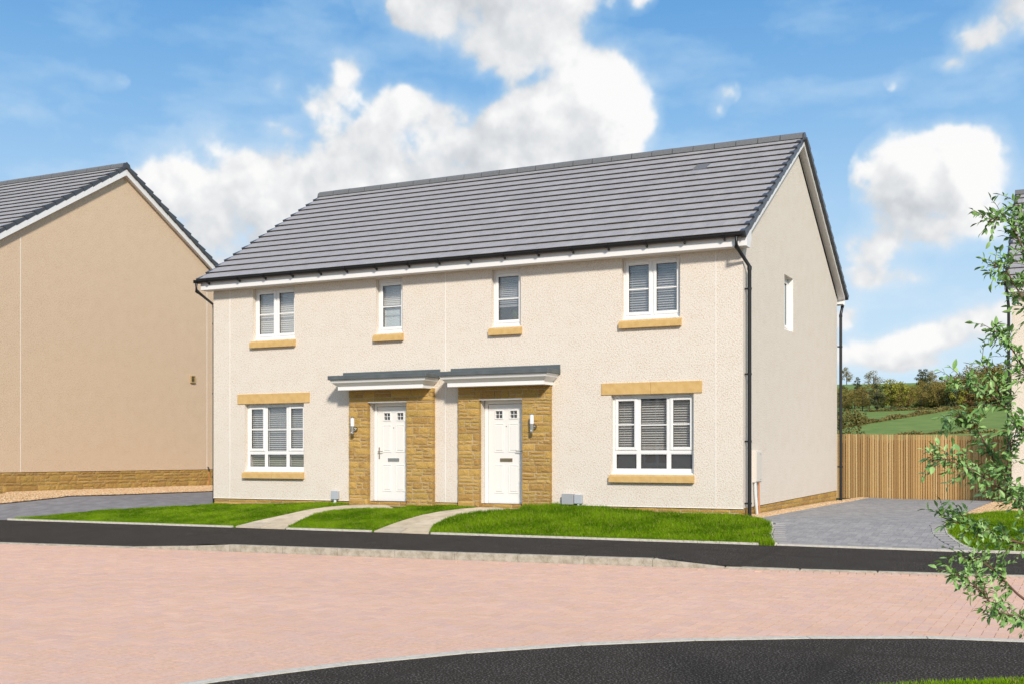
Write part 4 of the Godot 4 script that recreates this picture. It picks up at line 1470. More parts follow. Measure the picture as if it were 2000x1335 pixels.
	for o in [ll, lr]:
		var a: float = o[0]
		var b: float = o[1]
		var m1: float = a + 0.487
		var m2: float = a + 1.052
		var t := 1.125
		window(h, o, [[a + 0.05, m1 - 0.03, t + 0.035, 2.085, true, true], [m1 + 0.03, m2 - 0.03, t + 0.015, 2.085, false, true], [m2 + 0.03, b - 0.05, t + 0.035, 2.085, true, true],
			[a + 0.05, m1 - 0.03, 0.815, t - 0.03, false, false], [m1 + 0.03, m2 - 0.03, 0.815, t - 0.03, false, false], [m2 + 0.03, b - 0.05, 0.815, t - 0.03, false, false]],
			[[a + 0.09, m1 - 0.09, 2.115], [m1 + 0.09, m2 - 0.09, 2.115], [m2 + 0.09, b - 0.09, 2.115]])
		lintel(h, "sill", a - 0.02, b + 0.015, 0.580, 0.722, 0.075, 0.028)
		lintel(h, "lintel", a - 0.185, b + 0.155, 2.147, 2.358, 0.018)
	# side window
	var sw := window(h, [gw[0], gw[1], gw[2], gw[3]], [[gw[0] + 0.05, gw[1] - 0.05, gw[2] + 0.08, gw[3] - 0.06, true, false]], [], "frosted_glass", -0.11)
	sw.transform = Transform3D(Basis(Vector3(0, 0, -1), Vector3.UP, Vector3(1, 0, 0)), Vector3.ZERO)
	m = MB.new()
	m.box(Vector3(-0.10, gw[2] + 0.03, -gw[1]), Vector3(-0.004, gw[3], -gw[1] + 0.012))
	put("reveal_lining", m, mats["upvc"], h)
	# eaves
	m = MB.new()
	m.cbox(Vector3(-W - 0.13, SOFFIT, 0.235), Vector3(0.13, 4.80, 0.26), 0.004)
	put("fascia", m, mats["board"], h)
	m = MB.new()
	m.box(Vector3(-W - 0.12, SOFFIT + 0.004, -0.02), Vector3(0.12, SOFFIT + 0.016, 0.236))
	put("soffit", m, mats["board"], h)
	for e in [[-W - 0.13, -W - 0.112], [0.112, 0.13]]:
		m = MB.new()
		m.prism(PackedVector2Array([Vector2(-0.06, SOFFIT + 0.16), Vector2(0.03, SOFFIT - 0.002), Vector2(0.234, SOFFIT - 0.002), Vector2(0.234, 4.80), Vector2(-0.06, 4.90)]), e[0], e[1])
		put("eaves_end", m, mats["board"], h)
	m = MB.new()
	m.cbox(Vector3(-W - 0.13, SOFFIT, -D - 0.26), Vector3(0.13, 4.80, -D - 0.235), 0.004)
	m.box(Vector3(-W - 0.12, SOFFIT + 0.004, -D - 0.236), Vector3(0.12, SOFFIT + 0.016, -D + 0.02))
	put("rear_fascia", m, mats["board"], h)
	# roof
	var ze := 0.345
	var ye := 4.745
	var zr := -D / 2.0
	var yr := 7.42
	var roof := part("roof", h)
	m = MB.new()
	for s in [0, 1]:
		var z0 := ze - 0.1 if s == 0 else -D - ze + 0.1
		var ya := ye + 0.1 * (yr - ye) / (ze - zr) - 0.02
		m.quad(Vector3(-W - 0.12, ya, z0), Vector3(0.12, ya, z0), Vector3(0.12, yr - 0.02, zr), Vector3(-W - 0.12, yr - 0.02, zr), Vector3(0, 1, 0))
		# boards and soffits of the verges
		for e in [[-W - 0.135, -W - 0.005, -W - 0.115], [0.005, 0.135, 0.115]]:
			var out := 1.0 if e[0] > -1.0 else -1.0
			var xo: float = e[1] if out > 0.0 else e[0]
			var b := MB.new()
			var za := 0.234 if s == 0 else -D - 0.234
			var yb := ye + (ze - 0.234) * (yr - ye) / (ze - zr)
			var pts := PackedVector2Array([Vector2(za, yb - 0.125), Vector2(za, yb - 0.01), Vector2(zr, yr - 0.01), Vector2(zr, yr - 0.125)])
			b.prism(pts, xo - 0.02 if out > 0.0 else xo, xo if out > 0.0 else xo + 0.02)
			put("bargeboard", b, mats["board"], roof)
			b = MB.new()
			b.quad(Vector3(xo - out * 0.018, yb - 0.10, za), Vector3(xo - out * 0.018, yr - 0.10, zr), Vector3(xo - out * 0.15, yr - 0.10, zr), Vector3(xo - out * 0.15, yb - 0.10, za), Vector3.DOWN)
			put("verge_soffit", b, mats["board"], roof)
	put("underlay", m, mats["seal"], roof)
	roof_slope(roof, -W - 0.10, 0.10, ze, ye, zr, yr, 15, func(_i, j, cols): return j >= cols - 20, [Vector2i(11, 34)])
	roof_slope(roof, -W - 0.10, 0.10, -D - ze, ye, zr, yr, 15, func(_i, _j, _c): return false)
	for e in [[0.125, 1.0], [-W - 0.125, -1.0]]:
		verge_caps(roof, e[0], e[1], ze, ye, zr, yr, 15, mats["verge"])
		verge_caps(roof, e[0], e[1], -D - ze, ye, zr, yr, 15, mats["verge"])
	ridge_tiles(roof, -W - 0.14, 0.14, zr, yr + 0.04, mats["ridge"])
	for e in [0.148, -W - 0.148]:
		m = MB.new()
		m.prism(PackedVector2Array([Vector2(zr - 0.15, yr - 0.06), Vector2(zr - 0.1, yr + 0.09), Vector2(zr, yr + 0.14), Vector2(zr + 0.1, yr + 0.09), Vector2(zr + 0.15, yr - 0.06), Vector2(zr, yr - 0.02)]), e - 0.012, e + 0.012)
		put("ridge_end_cap", m, mats["verge"], roof)
	# an in-line vent tile
	var up := Vector3(0, yr - ye, zr - ze)
	var gauge := up.length() / 15.0
	up = up.normalized()
	var nor := Vector3(0, -up.z, up.y)
	m = MB.new()
	m.cbox(Vector3(-0.145, 0, 0), Vector3(0.145, 0.02, gauge + 0.07), 0.004)
	m.cbox(Vector3(-0.12, 0.02, 0.1), Vector3(0.12, 0.03, gauge + 0.06), 0.004)
	var wt := (W + 0.2) / round((W + 0.2) / 0.298)
	put("vent_tile", m, mats["ridge"], roof, Transform3D(Basis(Vector3(1, 0, 0), nor, -up), Vector3(-W - 0.10 + 34.0 * wt, ye, ze) + up * (gauge * 12.0 + 0.07) + nor * 0.026))
	# gutters and pipes
	var br := []
	for x in [405.0, 465.0, 516.0, 569.0, 624.0, 675.0, 733.0, 797.0, 856.0, 918.0, 984.0, 1050.0, 1118.0, 1187.0, 1262.0, 1336.0, 1414.0]:
		var t: float = (x - 1000.46) / FOCAL      # bracket spacing read along the eaves
		var z := 0.33
		br.append(CAM.x + (z - CAM.z) * (cos(YAW) * t - sin(YAW)) / (-sin(YAW) * t - cos(YAW)))
	gutter(h, -W - 0.22, 0.10, 0.325, 4.785, br)
	gutter(h, -W - 0.15, 0.15, -D - 0.345, 4.775, [-9.0, -6.0, -3.0, -0.4])
	downpipe(h, [Vector3(-0.02, 4.72, 0.345), Vector3(-0.02, 4.56, 0.345), Vector3(0.085, 4.28, -0.10), Vector3(0.085, -0.06, -0.10)], [3.9, 2.45, 1.30, 0.24], Vector3(-0.085, 0, 0))
	downpipe(h, [Vector3(-W - 0.17, 4.72, 0.345), Vector3(-W - 0.17, 4.56, 0.345), Vector3(-W - 0.085, 4.30, -0.12), Vector3(-W - 0.085, 0.0, -0.12)], [3.9, 2.4, 0.6], Vector3(0.085, 0, 0))
	downpipe(h, [Vector3(0.06, 4.72, -D - 0.345), Vector3(0.06, 4.58, -D - 0.345), Vector3(0.07, 4.34, -D - 0.07), Vector3(0.07, -0.06, -D - 0.07)], [3.6, 1.9, 0.8], Vector3(-0.06, 0, 0.06))
	# blinds and what stands behind the glass
	blind("closed white slatted blind in the double window above the left lower window", ul[0] + 0.02, ul[1] - 0.02, ul[3] - 0.02, ul[2] + 0.03, -0.245, 1.15, mats["slat"])
	blind("slatted blind in the narrow upper window above the left porch canopy", wa[0] + 0.02, wa[1] - 0.02, wa[3] - 0.02, 4.05, -0.245, 1.1, mats["slat"], 0.036)
	blind("half raised slatted blind above the potted plant in a narrow window", wb[0] + 0.02, wb[1] - 0.02, wb[3] - 0.02, 3.87, -0.245, 0.75, mats["slat_sky_grey"], 0.036)
	blind("slatted blind greyed as if reflecting sky in the upper double window beside the black downpipe", ur[0] + 0.02, ur[1] - 0.02, ur[3] - 0.02, ur[2] + 0.03, -0.245, 0.62, mats["slat_sky_grey"])
	blind("cream slatted blind lowered to the bottom of its three-part window", ll[0] + 0.02, ll[1] - 0.02, ll[3] - 0.02, ll[2] + 0.05, -0.245, 0.42, mats["slat"])
	blind("slatted blind stopping above the three lowest panes of its window", lr[0] + 0.02, lr[1] - 0.02, lr[3] - 0.02, 1.17, -0.245, 0.48, mats["slat"])
	for o in [ul, wa, wb, ur, ll, lr]:
		m = MB.new()
		m.cbox(Vector3(o[0] - 0.03, o[2] + 0.0, -0.40), Vector3(o[1] + 0.03, o[2] + 0.025, -0.20), 0.004)
		put("window_board", m, mats["upvc"], h)
	var backing := thing("pale_screen", "pale framed screen behind the narrow window over the left porch", "screen", "", Vector3(-7.12, 3.5, -0.34))  # a pale framed sheet upright behind the lower pane
	m = MB.new()
	m.cbox(Vector3(-0.30, 0.0, -0.006), Vector3(0.30, 1.03, 0.006), 0.002)
	put("sheet", m, mats["frosted_glass"], backing)
	m = MB.new()
	m.ring(-0.315, 0.315, 0.0, 1.04, 0.02, -0.012, 0.012, 0.003)
	put("edge_frame", m, mats["upvc"], backing)
	var plant := thing("potted_plant", "small leafy plant in a white pot behind an upper window", "plant", "", Vector3(-4.47, 3.502, -0.33))
	m = MB.new()
	m.tube([Vector3(0, 0, 0), Vector3(0, 0.01, 0), Vector3(0, 0.09, 0)], [0.045, 0.05, 0.062], 14)
	put("pot", m, mats["pot"], plant)
	for i in 26:
		m = MB.new()
		var a := rng.randf() * TAU
		var d := Vector3(cos(a), 0, sin(a) * 0.6)
		var r := rng.randf_range(0.06, 0.15)
		var t := rng.randf_range(0.08, 0.3)
		var p0 := Vector3(0, 0.09, 0) + d * 0.02
		var p1 := p0 + d * r * 0.5 + Vector3(0, t, 0)
		var p2 := p0 + d * r + Vector3(0, t * 0.85, 0)
		var s := d.cross(Vector3.UP) * 0.016
		m.quad(p0 - s * 0.2, p0 + s * 0.2, p1 + s, p1 - s, Vector3(0, 0.4, 1))
		m.tri(p1 - s, p1 + s, p2, Vector3(0, 0.4, 1))
		put("leaf", m, mats["plant_green"], plant)
	# lamps by the doors
	for k in 2:
		var x: float = [-7.845, -3.885][k]
		var l := thing("wall_lamp", ["cylinder wall lamp on stone pier beside the door with lever handle plate", "cylinder wall lamp on stone pier right of door with brass letter plate"][k], "lamp", "wall lamps by the doors", Vector3(x, 1.49, 0.11))
		m = MB.new()
		m.tube([Vector3(0.0, 0.1, 0.0), Vector3(0.0, 0.1, 0.016)], [0.052, 0.05], 20)
		m.tube([Vector3(0.0, 0.1, 0.016), Vector3(0.0, 0.1, 0.022)], [0.05, 0.036], 20)
		put("back_plate", m, mats["steel"], l)
		m = MB.new()
		m.tube([Vector3(0, 0.1, 0.02), Vector3(0, 0.1, 0.085)], [0.014, 0.014], 10)
		put("arm", m, mats["steel"], l)
		m = MB.new()
		m.tube([Vector3(0, 0.0, 0.115), Vector3(0, 0.006, 0.115), Vector3(0, 0.155, 0.115)], [0.031, 0.034, 0.034], 20)
		put("body", m, mats["steel"], l)
		m = MB.new()
		m.tube([Vector3(0, 0.155, 0.115), Vector3(0, 0.315, 0.115)], [0.0375, 0.0375], 20)
		put("shade", m, mats["lamp_glass"], l)
		m = MB.new()
		m.tube([Vector3(0, 0.315, 0.115), Vector3(0, 0.328, 0.115), Vector3(0, 0.334, 0.115)], [0.039, 0.039, 0.03], 20)
		put("cap", m, mats["steel"], l)
		m = MB.new()
		m.tube([Vector3(0, 0.03, 0.146), Vector3(0, 0.03, 0.158)], [0.012, 0.008], 12)
		put("sensor", m, mats["lamp_glass"], l)
	# service boxes on the front
	for b in [[-3.335, -3.115, 0.172, 0.362, 0.11, "meter_grey", false, "dark grey square service box low on the cream wall beside a porch"], [-3.10, -2.955, 0.190, 0.348, 0.08, "meter_light", true, "small pale service box with conduit beside the darker square box"], [-8.465, -8.31, 0.180, 0.345, 0.08, "meter_light", true, "small pale service box with conduit between window and left porch"]]:
		var s := thing("service_box", b[7], "service box", "", Vector3(b[0], b[2], 0.0))
		var w: float = b[1] - b[0]
		var t: float = b[3] - b[2]
		m = MB.new()
		m.cbox(Vector3(0, 0, -0.002), Vector3(w, t, b[4] - 0.02), 0.006)
		put("back_box", m, mats[b[5]], s)
		m = MB.new()
		m.cbox(Vector3(-0.004, -0.004, b[4] - 0.019), Vector3(w + 0.004, t + 0.004, b[4]), 0.007)
		put("lid", m, mats[b[5]], s)
		if b[6]:
			m = MB.new()
			m.tube([Vector3(w / 2.0, 0.0, 0.035), Vector3(w / 2.0 - 0.004, -0.06, 0.04), Vector3(w / 2.0 - 0.03, -0.14, 0.06), Vector3(w / 2.0 - 0.05, -0.22, 0.075)], [0.03, 0.03, 0.03, 0.03], 10)
			put("conduit", m, mats["pipe_white"], s)
	var mb := thing("meter_cabinet", "tall cream meter cabinet with two pipes on the side wall", "meter cabinet", "", Vector3(0, 0.585, -0.60))
	m = MB.new()
	m.cbox(Vector3(-0.02, 0, -0.40), Vector3(0.06, 0.56, 0.0), 0.008)
	put("case", m, mats["meter_cream"], mb)
	m = MB.new()
	m.cbox(Vector3(0.059, 0.018, -0.382), Vector3(0.074, 0.542, -0.018), 0.006)
	put("door", m, mats["meter_cream"], mb)
	m = MB.new()
	for y in [0.05, 0.5]:
		m.cbox(Vector3(0.073, y, -0.33), Vector3(0.077, y + 0.012, -0.22), 0.001)
	put("slots", m, mats["meter_grey"], mb)
	m = MB.new()
	m.tube([Vector3(0.035, 0.0, -0.06), Vector3(0.04, -0.2, -0.07), Vector3(0.06, -0.62, -0.12)], [0.026, 0.026, 0.026], 12)
	put("white_pipe", m, mats["pipe_white"], mb)
	m = MB.new()
	m.tube([Vector3(0.04, 0.0, -0.30), Vector3(0.042, -0.3, -0.30), Vector3(0.05, -0.64, -0.30)], [0.014, 0.014, 0.014], 10)
	put("orange_pipe", m, mats["pipe_orange"], mb)


# ------------------------------------------------------------------ neighbours
func plain_house(h: Node3D, xa: float, xb: float, zf: float, zb: float, base: float, eave: float, ridge: float, render: Material, holes: Array) -> void:
	var m := MB.new()
	m.wall(xa, xb, base, eave, holes, zf, zf - 0.3)
	put("front_wall", m, render, h)
	m = MB.new()
	m.box(Vector3(xa + 0.3, base, zb + 0.002), Vector3(xb - 0.3, eave, zb + 0.3))
	put("rear_wall", m, render, h)
	for s in 2:
		m = MB.new()
		var x := xb if s == 0 else xa
		var o := 1.0 if s == 0 else -1.0
		m.prism(PackedVector2Array([Vector2(zf - 0.001, base), Vector2(zf - 0.001, eave), Vector2((zf + zb) / 2.0, ridge), Vector2(zb + 0.001, eave), Vector2(zb + 0.001, base)]), x - 0.3 if o > 0.0 else x, x if o > 0.0 else x + 0.3)
		put("gable_wall", m, render, h)
	m = MB.new()
	m.box(Vector3(xa + 0.3, base, zb + 0.3), Vector3(xb - 0.3, base + 0.1, zf - 0.3))
	m.box(Vector3(xa + 0.3, base + 2.4, zb + 0.3), Vector3(xb - 0.3, base + 2.6, zf - 0.3))
	m.box(Vector3(xa + 0.3, base + 0.1, (zf + zb) / 2.0 - 0.05), Vector3(xb - 0.3, eave - 0.02, (zf + zb) / 2.0 + 0.05))
	m.box(Vector3(xa + 0.3, eave - 0.02, zb + 0.3), Vector3(xb - 0.3, eave + 0.03, zf - 0.3))
	put("inner_wall", m, mats["inside"], h)

func verge_boards(roof: Node, x: float, out: float, ze: float, ye: float, zr: float, yr: float, tall: float) -> void:
	for s in [0, 1]:
		var za := ze if s == 0 else 2.0 * zr - ze
		var m := MB.new()
		m.prism(PackedVector2Array([Vector2(za, ye - tall), Vector2(za, ye), Vector2(zr, yr), Vector2(zr, yr - tall)]), x + out * 0.13 - 0.01, x + out * 0.13 + 0.01)
		put("bargeboard", m, mats["board"], roof)
		m = MB.new()
		m.quad(Vector3(x + out * 0.12, ye - tall + 0.03, za), Vector3(x + out * 0.12, yr - tall + 0.03, zr), Vector3(x - out * 0.02, yr - tall + 0.03, zr), Vector3(x - out * 0.02, ye - tall + 0.03, za), Vector3.DOWN)
		put("verge_soffit", m, mats["board"], roof)

func make_left_house() -> void:
	var h := thing("tan_house", "tan rendered house with blank gable wall above a stone base", "house")
	var xb := -17.85
	var zc := -3.61
	var slope := 0.595
	var half := 5.0
	var zf := zc + half
	var top := 8.72      # roof plane at the ridge
	var eave := top - 0.26 - slope * half
	plain_house(h, xb - 9.0, xb, zf, zc - half, 0.66, eave, top - 0.10, mats["tan_render"], [])
	for z in [zc + 3.3, zc - 3.3]:
		var j := MB.new()
		j.cbox(Vector3(xb - 0.01, 0.66, z - 0.007), Vector3(xb + 0.004, eave + 0.85, z + 0.007), 0.001)
		put("movement_joint", j, mats["bead"], h)
	var base := part("stone_base", h)
	var m := MB.new()
	m.box(Vector3(xb - 8.9, -0.3, zc - half + 0.02), Vector3(xb - 0.03, 0.661, zf - 0.02))
	put("mortar", m, mats["mortar"], base)
	var gx := Transform3D(Basis(Vector3(0, 0, -1), Vector3.UP, Vector3(1, 0, 0)), Vector3(xb - 0.018, 0, zf))
	masonry(base, 0.01, 2.0 * half - 0.01, 0.10, 0.652, 0.06, gx, 0.5, 0.072)
	var rise := slope * (half + 0.35)
	var roof := part("roof", h)
	m = MB.new()
	for s in [0, 1]:
		var z0 := zf + 0.25 if s == 0 else zc - half - 0.25
		m.quad(Vector3(xb - 9.1, top - slope * (half + 0.25) - 0.03, z0), Vector3(xb + 0.1, top - slope * (half + 0.25) - 0.03, z0), Vector3(xb + 0.1, top - 0.03, zc), Vector3(xb - 9.1, top - 0.03, zc), Vector3.UP)
	put("underlay", m, mats["seal"], roof)
	roof_slope(roof, xb - 9.1, xb + 0.10, zf + 0.35, top - rise, zc, top, 18, func(i, j, cols): return i >= 6 and j >= cols - 18)
	roof_slope(roof, xb - 9.1, xb + 0.10, zc - half - 0.35, top - rise, zc, top, 18, func(_i, _j, _c): return false)
	verge_caps(roof, xb + 0.13, 1.0, zf + 0.35, top - rise, zc, top, 18, mats["verge"])
	verge_caps(roof, xb + 0.13, 1.0, zc - half - 0.35, top - rise, zc, top, 18, mats["verge"])
	verge_boards(roof, xb, 1.0, zf + 0.25, top - slope * (half + 0.25) - 0.03, zc, top - 0.03, 0.17)
	ridge_tiles(roof, xb - 9.1, xb + 0.14, zc, top + 0.04, mats["ridge"])
	m = MB.new()
	m.prism(PackedVector2Array([Vector2(zc - 0.16, top - 0.07), Vector2(zc - 0.1, top + 0.09), Vector2(zc, top + 0.15), Vector2(zc + 0.1, top + 0.09), Vector2(zc + 0.16, top - 0.07), Vector2(zc, top - 0.03)]), xb + 0.136, xb + 0.16)
	put("ridge_end_cap", m, mats["verge"], roof)
	m = MB.new()
	m.cbox(Vector3(xb - 9.1, eave - 0.06, zf + 0.23), Vector3(xb + 0.13, eave + 0.15, zf + 0.255), 0.004)
	m.box(Vector3(xb - 9.0, eave - 0.05, zf - 0.02), Vector3(xb + 0.12, eave - 0.04, zf + 0.235))
	put("fascia", m, mats["board"], h)
	gutter(h, xb - 9.1, xb + 0.15, zf + 0.34, top - rise + 0.02, [xb - 0.5, xb - 1.5])
	var v := thing("wall_vent", "small tan square vent cowl on the tan gable wall", "vent", "", Vector3(xb, 3.145, -6.29))
	m = MB.new()
	m.ring(-0.1, 0.1, 0.0, 0.22, 0.03, -0.01, 0.05, 0.008)
	var turn := Transform3D(Basis(Vector3(0, 0, -1), Vector3.UP, Vector3(1, 0, 0)), Vector3.ZERO)
	put("cowl", m, mats["vent_tan"], v, turn)
	m = MB.new()
	m.box(Vector3(-0.08, 0.02, -0.005), Vector3(0.08, 0.20, 0.012))
	put("back", m, mats["vent_dark"], v, turn)
	for i in 4:
		m = MB.new()
		m.xf = Transform3D(Basis(Vector3(1, 0, 0), -0.6), Vector3(0, 0.045 + 0.042 * i, 0.024))
		m.cbox(Vector3(-0.072, -0.003, -0.018), Vector3(0.072, 0.003, 0.018), 0.001)
		put("louvre", m, mats["vent_tan"], v, turn)
	var p := thing("riser_pipe", "thin orange pipe against the stone base of the tan wall", "pipe", "", Vector3(xb + 0.05, 0.1, -6.95))
	m = MB.new()
	m.tube([Vector3(0, 0, 0), Vector3(0, 0.5, 0)], [0.013, 0.013], 8)
	put("pipe", m, mats["pipe_orange"], p)
	m = MB.new()
	m.tube([Vector3(0, 0.5, 0), Vector3(0, 0.56, 0.0), Vector3(-0.03, 0.62, 0.01), Vector3(-0.05, 0.63, 0.01)], [0.02, 0.024, 0.02, 0.014], 8)
	put("elbow", m, mats["black_plastic"], p)

func make_right_house() -> void:
	var h := thing("cream_house", "cream house at the far side of the grey driveway, partly behind the sapling", "house")
	var xa := 3.66
	var xb := 12.5
	var zf := -9.8
	var zc := -13.8
	plain_house(h, xa, xb, zf, 2.0 * zc - zf, 0.05, 4.93, 7.78, mats["cream_render"], [[6.0, 7.2, 0.9, 2.1], [6.0, 7.2, 3.1, 4.1]])
	window(h, [6.0, 7.2, 0.9, 2.1], [[6.05, 6.58, 0.98, 2.05, true, true], [6.62, 7.15, 0.98, 2.05, true, true]], [], "glass", -0.125).position.z = zf
	window(h, [6.0, 7.2, 3.1, 4.1], [[6.05, 6.58, 3.18, 4.05, true, true], [6.62, 7.15, 3.18, 4.05, true, true]], [], "glass", -0.125).position.z = zf
	var base := part("stone_base", h)
	var m := MB.new()
	m.box(Vector3(xa + 0.02, -0.3, 2.0 * zc - zf), Vector3(xb, 0.052, zf - 0.02))
	put("mortar", m, mats["mortar"], base)
	for i in 2:
		var x := xa
		while x < xa + 3.0:
			var l := rng.randf_range(0.22, 0.46)
			put("stone", stone_shape(l, 0.07, 0.05, 0.7), mats["stone_%d" % (rng.randi() % 4)], base, Transform3D(Basis(), Vector3(x, -0.10 + 0.078 * i, zf - 0.012)))
			x += l + 0.011
	var roof := part("roof", h)
	var ye := 4.99
	var yr := 7.90
	var ze := zf + 0.35
	m = MB.new()
	for s in [0, 1]:
		var z0 := ze - 0.1 if s == 0 else 2.0 * zc - ze + 0.1
		m.quad(Vector3(xa - 0.12, ye + 0.04, z0), Vector3(xb + 0.12, ye + 0.04, z0), Vector3(xb + 0.12, yr - 0.02, zc), Vector3(xa - 0.12, yr - 0.02, zc), Vector3.UP)
	put("underlay", m, mats["seal"], roof)
	roof_slope(roof, xa - 0.10, xb + 0.10, ze, ye, zc, yr, 15, func(_i, j, _c): return j < 4)
	roof_slope(roof, xa - 0.10, xb + 0.10, 2.0 * zc - ze, ye, zc, yr, 15, func(_i, _j, _c): return false)
	verge_caps(roof, xa - 0.125, -1.0, ze, ye, zc, yr, 15, mats["verge"])
	verge_boards(roof, xa, -1.0, ze - 0.1, ye + 0.03, zc, yr - 0.03, 0.16)
	ridge_tiles(roof, xa - 0.14, xb + 0.14, zc, yr + 0.04, mats["ridge"])
	m = MB.new()
	m.cbox(Vector3(xa - 0.13, 4.81, zf + 0.235), Vector3(xb + 0.13, 5.05, zf + 0.26), 0.004)
	m.box(Vector3(xa - 0.12, 4.815, zf - 0.02), Vector3(xb + 0.12, 4.825, zf + 0.236))
	put("fascia", m, mats["board"], h)
	gutter(h, xa - 0.2, xb + 0.1, zf + 0.345, 5.03, [xa + 0.5, xa + 1.5])
	downpipe(h, [Vector3(xa - 0.08, 4.97, zf + 0.345), Vector3(xa - 0.08, 4.81, zf + 0.345), Vector3(xa - 0.06, 4.5, zf + 0.05), Vector3(xa - 0.06, -0.08, zf + 0.05)], [3.3, 2.2, 0.9], Vector3(0.06, 0, -0.04))

# the house across the road, seen only as a reflection in the lower windows
func make_opposite_house() -> void:
	var h := thing("opposite_house", "cream house across the road mirrored in the lower window panes", "house")
	var xa := -19.0
	var xb := -7.0
	var z := 33.0
	var holes := [[-17.0, -15.6, 0.6, 1.9], [-13.4, -12.0, 0.6, 1.9], [-10.0, -8.6, 0.6, 1.9], [-16.8, -15.8, 3.2, 4.2], [-13.2, -12.2, 3.2, 4.2], [-9.8, -8.8, 3.2, 4.2]]
	var turn := Transform3D(Basis(Vector3.UP, PI), Vector3(xa + xb, 0, z))
	h.transform = turn
	plain_house(h, xa, xb, 0.0, -8.0, -0.4, 4.5, 7.1, mats["cream_render"], holes)
	for o in holes:
		var mid: float = (o[0] + o[1]) / 2.0
		window(h, o, [[o[0] + 0.05, mid - 0.03, o[2] + 0.08, o[3] - 0.06, true, true], [mid + 0.03, o[1] - 0.05, o[2] + 0.08, o[3] - 0.06, true, true]], [])
	var roof := part("roof", h)
	roof_slope(roof, xa - 0.1, xb + 0.1, 0.35, 4.62, -4.0, 7.3, 15, func(_i, _j, _c): return false)
	roof_slope(roof, xa - 0.1, xb + 0.1, -8.35, 4.62, -4.0, 7.3, 15, func(_i, _j, _c): return false)
	gutter(h, xa - 0.2, xb + 0.1, 0.36, 4.66, [xa + 0.5])

func make_fence() -> void:
	var f := thing("timber_fence", "close-boarded tan timber fence of upright slats at the driveway's end", "fence", "", Vector3(0, 0, -11.3))
	var x := -2.6
	while x < 7.0:
		var w := rng.randf_range(0.040, 0.054)
		var t := clampf((x + 0.55) / 4.45, -0.4, 1.6)
		var top := 1.625 - 0.085 * t + rng.randf_range(-0.008, 0.008)
		var m := MB.new()
		m.cbox(Vector3(0, ground(x, -11.3) - 0.02, -0.002), Vector3(w, top, rng.randf_range(0.014, 0.026)), 0.004)
		put("slat", m, mats["timber_%d" % (rng.randi() % 4)], f, Transform3D(Basis(Vector3(0, 0, 1), rng.randf_range(-0.004, 0.004)), Vector3(x, 0, 0)))
		x += w + rng.randf_range(0.008, 0.017)
	for y in [0.2, 0.85, 1.42]:
		var m := MB.new()
		m.cbox(Vector3(-2.6, y - 0.04, -0.045), Vector3(7.0, y + 0.04, -0.006), 0.004)
		put("rail", m, mats["timber_2"], f)
	for px in [-2.5, -0.7, 1.1, 2.9, 4.7, 6.5]:
		var m := MB.new()
		m.cbox(Vector3(px, -0.4, -0.145), Vector3(px + 0.1, 1.5, -0.046), 0.005)
		put("post", m, mats["timber_3"], f)
	# a second skin on the far side closes the gaps between the slats
	x = -2.6
	while x < 7.0:
		var m := MB.new()
		m.cbox(Vector3(0, -0.1, -0.066), Vector3(0.055, 1.38, -0.047), 0.003)
		put("back_slat", m, mats["timber_%d" % (rng.randi() % 4)], f, Transform3D(Basis(), Vector3(x + 0.03, 0, 0)))
		x += 0.0605


# ------------------------------------------------------------------ grass and gravel
func inside_at_random(area: PackedVector2Array, n: int) -> Array:
	var lo := area[0]
	var hi := area[0]
	for p in area:
		lo = lo.min(p)
		hi = hi.max(p)
	var out := []
	while out.size() < n:
		var p := Vector2(rng.randf_range(lo.x, hi.x), rng.randf_range(lo.y, hi.y))
		if Geometry2D.is_point_in_polygon(p, area):
			out.append(p)
	return out

func area_of(a: PackedVector2Array) -> float:
	var s := 0.0
	for i in a.size():
		s += a[i].cross(a[(i + 1) % a.size()])
	return absf(s) / 2.0

func tuft(blades: int, tall: float, wide: float, spread: float) -> ArrayMesh:
	var m := MB.new(true)
	for i in blades:
		var a := rng.randf() * TAU
		var d := Vector3(cos(a), 0, sin(a))
		var s := Vector3(-d.z, 0, d.x) * wide * rng.randf_range(0.7, 1.2)
		var p := Vector3(rng.randf_range(-1, 1), 0, rng.randf_range(-1, 1)) * spread
		var h := tall * rng.randf_range(0.55, 1.1)
		var lean := rng.randf_range(0.15, 0.7) * h
		var q := p + Vector3(0, h * 0.6, 0) + d * lean * 0.4
		var t := p + Vector3(0, h, 0) + d * lean
		m.col = Color(1, 1, 1) * rng.randf_range(0.8, 1.15)
		m.quad(p - s, p + s, q + s * 0.8, q - s * 0.8, d + Vector3(0, 0.3, 0))
		m.tri(q - s * 0.8, q + s * 0.8, t, d + Vector3(0, 0.3, 0))
	return m.done()

